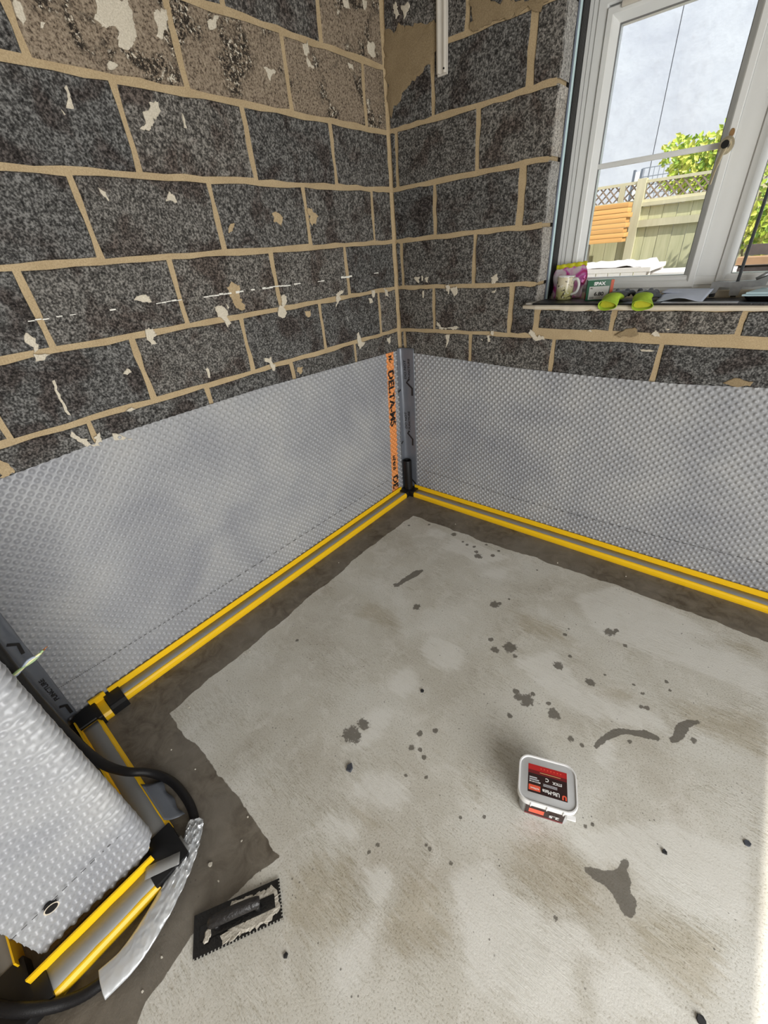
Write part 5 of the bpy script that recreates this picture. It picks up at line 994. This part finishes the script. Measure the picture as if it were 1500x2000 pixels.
# white sacks and slabs
wsk = simple('white_plastic_sheet', (.76, .74, .74), .5, .08, 10, bmp=.6, bscale=25); lsl = simple('pale_slats', (.72, .68, .64), .7, .18, 60, stretch=(9, 1, 1))
wt = empty('garden_table', (.62, 1.95, GZ), 'pale slatted garden table covered with a white sheet outside the window', 'table')
for i in range(9): box('front_slat', (-.42 + i * .085, -.28, .55), (-.42 + i * .085 + .078, -.262, .80), lsl, wt)
box('table_top', (-.43, -.28, .802), (.36, .28, .83), lsl, wt); 
for lx in (-.4, .3):
    for ly in (-.24, .22): box('leg', (lx, ly, 0), (lx + .05, ly + .05, .80), lsl, wt)
nu = 24; vs = []
for j in range(11):
    for i in range(nu + 1):
        u, w = i / nu, j / 10; x_ = -.22 + u * .56; y_ = -.262 + w * .50; d = max(0, .06 - w) * 2.0 + max(0, u - .93) * 5
        vs.append((x_, y_, .845 - .20 * d * 0.7 + .02 * float(vnoise(np.array(i * .6), np.array(j * .7)))))
o = mobj('white_sheet', vs, [(j * 25 + i, j * 25 + i + 1, j * 25 + i + 26, j * 25 + i + 25) for j in range(10) for i in range(nu)], wsk, wt, smooth=True); md = o.modifiers.new('thick', 'SOLIDIFY'); md.thickness = .004
sk = empty('slab_stack', (1.05, 2.1, GZ), 'stack of white boards outside right of the garden table', 'boards')
for i in range(5): box('board', (-.22 + .01 * i, -.2, .66 + i * .024), (.40, .2, .66 + i * .024 + .022), wsk, sk, .003)
box('trestle', (-.15, -.15, 0), (.35, .15, .659), lsl, sk)
# mesh panel above the fence
mp_ = empty('wire_mesh_panel', (.45, 4.5, GZ), 'grey wire mesh panel with white post rising behind the fence', 'mesh panel')
gm = simple('galvanised_wire', (.30, .32, .36), .5, .1, metal=.3)
box('post', (-.36, -.02, 0), (-.31, .02, 1.62), wht, mp_); box('post', (-.385, -.025, 0), (-.362, .025, 1.64), simple('slate_post', (.16, .18, .22), .5), mp_); box('post', (-.308, -.02, 0), (-.290, .02, 1.64), simple('slate_post2', (.16, .18, .22), .5), mp_)
for z in (1.40, 1.48, 1.56, 1.64): box('horizontal_wire', (-.30, -.004, z), (1.3, .004, z + .008), gm, mp_)
for i in range(32): box('vertical_wire', (-.28 + i * .05, -.003, .5), (-.274 + i * .05, .003, 1.645), gm, mp_)
# planter
pl_ = empty('raised_planter', (1.95, 2.45, GZ), 'dark block raised planter with brown timber capping seen through the right pane', 'planter')
drkb = simple('dark_garden_brick', (.13, .105, .10), .85, .35, 30)
for r_ in range(9):
    for c_ in range(5):
        x0 = -.50 + c_ * .225 + (r_ % 2) * .11
        box('brick', (x0, -.25, .012 + r_ * .085), (x0 + .215, -.15, .012 + r_ * .085 + .075), drkb, pl_)
box('soil_core', (-.50, -.148, 0), (.72, .20, .77), drkb, pl_); box('capping', (-.52, -.27, .785), (.74, -.10, .83), simple('brown_timber', (.42, .25, .14), .7, .2, 20), pl_); box('back_board', (-.5, .0, .83), (.7, .03, .90), drkb, pl_)
# vine leaves
lf = []
for nme, c in (('lime_leaf', (.45, .58, .06)), ('yellow_leaf', (.66, .68, .12)), ('mid_leaf', (.25, .40, .05))):
    m, nt, b = newmat(nme); co = pos(nt); lk(nt, mixc(nt, noise(nt, co, 20, 2), tuple(x * .75 for x in c), tuple(min(1, x * 1.25) for x in c)), b.inputs['Base Color']); b.inputs['Roughness'].default_value = .55; b.inputs['Transmission Weight'].default_value = 0; lf.append(m)
def shrub(loc, ex, n, label, stems, sd):
    g = random.Random(sd); e = empty('climbing_shrub', loc, label, 'shrub', 'shrubs outside the window')
    vs = [[], [], []]; fs = [[], [], []]
    for i in range(n):
        while True:
            u = [g.uniform(-1, 1) for _ in range(3)]
            if u[0] ** 2 + u[1] ** 2 + u[2] ** 2 < 1: break
        st = g.choice(stems); t = g.random()
        c = Vector((st[0] + ex[0] * u[0], st[1] + ex[1] * u[1], st[2] + ex[2] * u[2])); a = g.uniform(0, 6.28); d = Vector((math.cos(a), g.uniform(-.5, .5), math.sin(a) - .3)).normalized(); sdv = d.cross(Vector((g.uniform(-.4, .4), 1, g.uniform(-.4, .4)))).normalized(); L_ = g.uniform(.03, .065); w = L_ * .3; up = d.cross(sdv) * L_ * .12
        k = g.choice((0, 0, 1, 1, 2)); q = len(vs[k]); vs[k] += [c, c + d * L_ * .45 + sdv * w + up, c + d * L_, c + d * L_ * .45 - sdv * w + up, c + d * L_ * .5]; fs[k] += [(q, q + 1, q + 4), (q + 1, q + 2, q + 4), (q + 2, q + 3, q + 4), (q + 3, q, q + 4)]
    for k in range(3):
        o = mobj('foliage', vs[k], fs[k], lf[k], e); o['kind'] = 'stuff'
    for st in stems:
        v, f = tube(smoothpath([(st[0] * .3, 0, .0), (st[0] * .7 + .03, st[1] * .5, st[2] * .5), st], 5), .006, 6); mobj('stem', v, f, simple('stem_bark', (.25, .20, .10), .8), e)
    return e
shrub((1.15, 3.3, GZ), (.17, .12, .12), 1700, 'lime green climbing shrub spilling over the trellis beside the window handle', [(-.20, 0, 1.60), (-.05, 0, 1.66), (.10, 0, 1.70), (-.30, 0, 1.50), (-.12, 0, 1.45), (.1, 0, 1.5), (-.22, 0, 1.33), (0, 0, 1.30), (-.42, -.02, 1.62), (-.38, .0, 1.42)], 3)
shrub((1.66, 2.84, GZ), (.22, .11, .17), 1700, 'lime green climbing shrub filling the right-hand pane', [(-.12, -.15, 1.35), (.05, -.15, 1.30), (-.1, -.15, 1.12), (.1, -.15, 1.05), (-.05, -.15, .95), (.2, -.1, 1.3), (-.28, -.15, 1.0), (.0, -.15, 1.5), (.3, 0, 1.5)], 4)
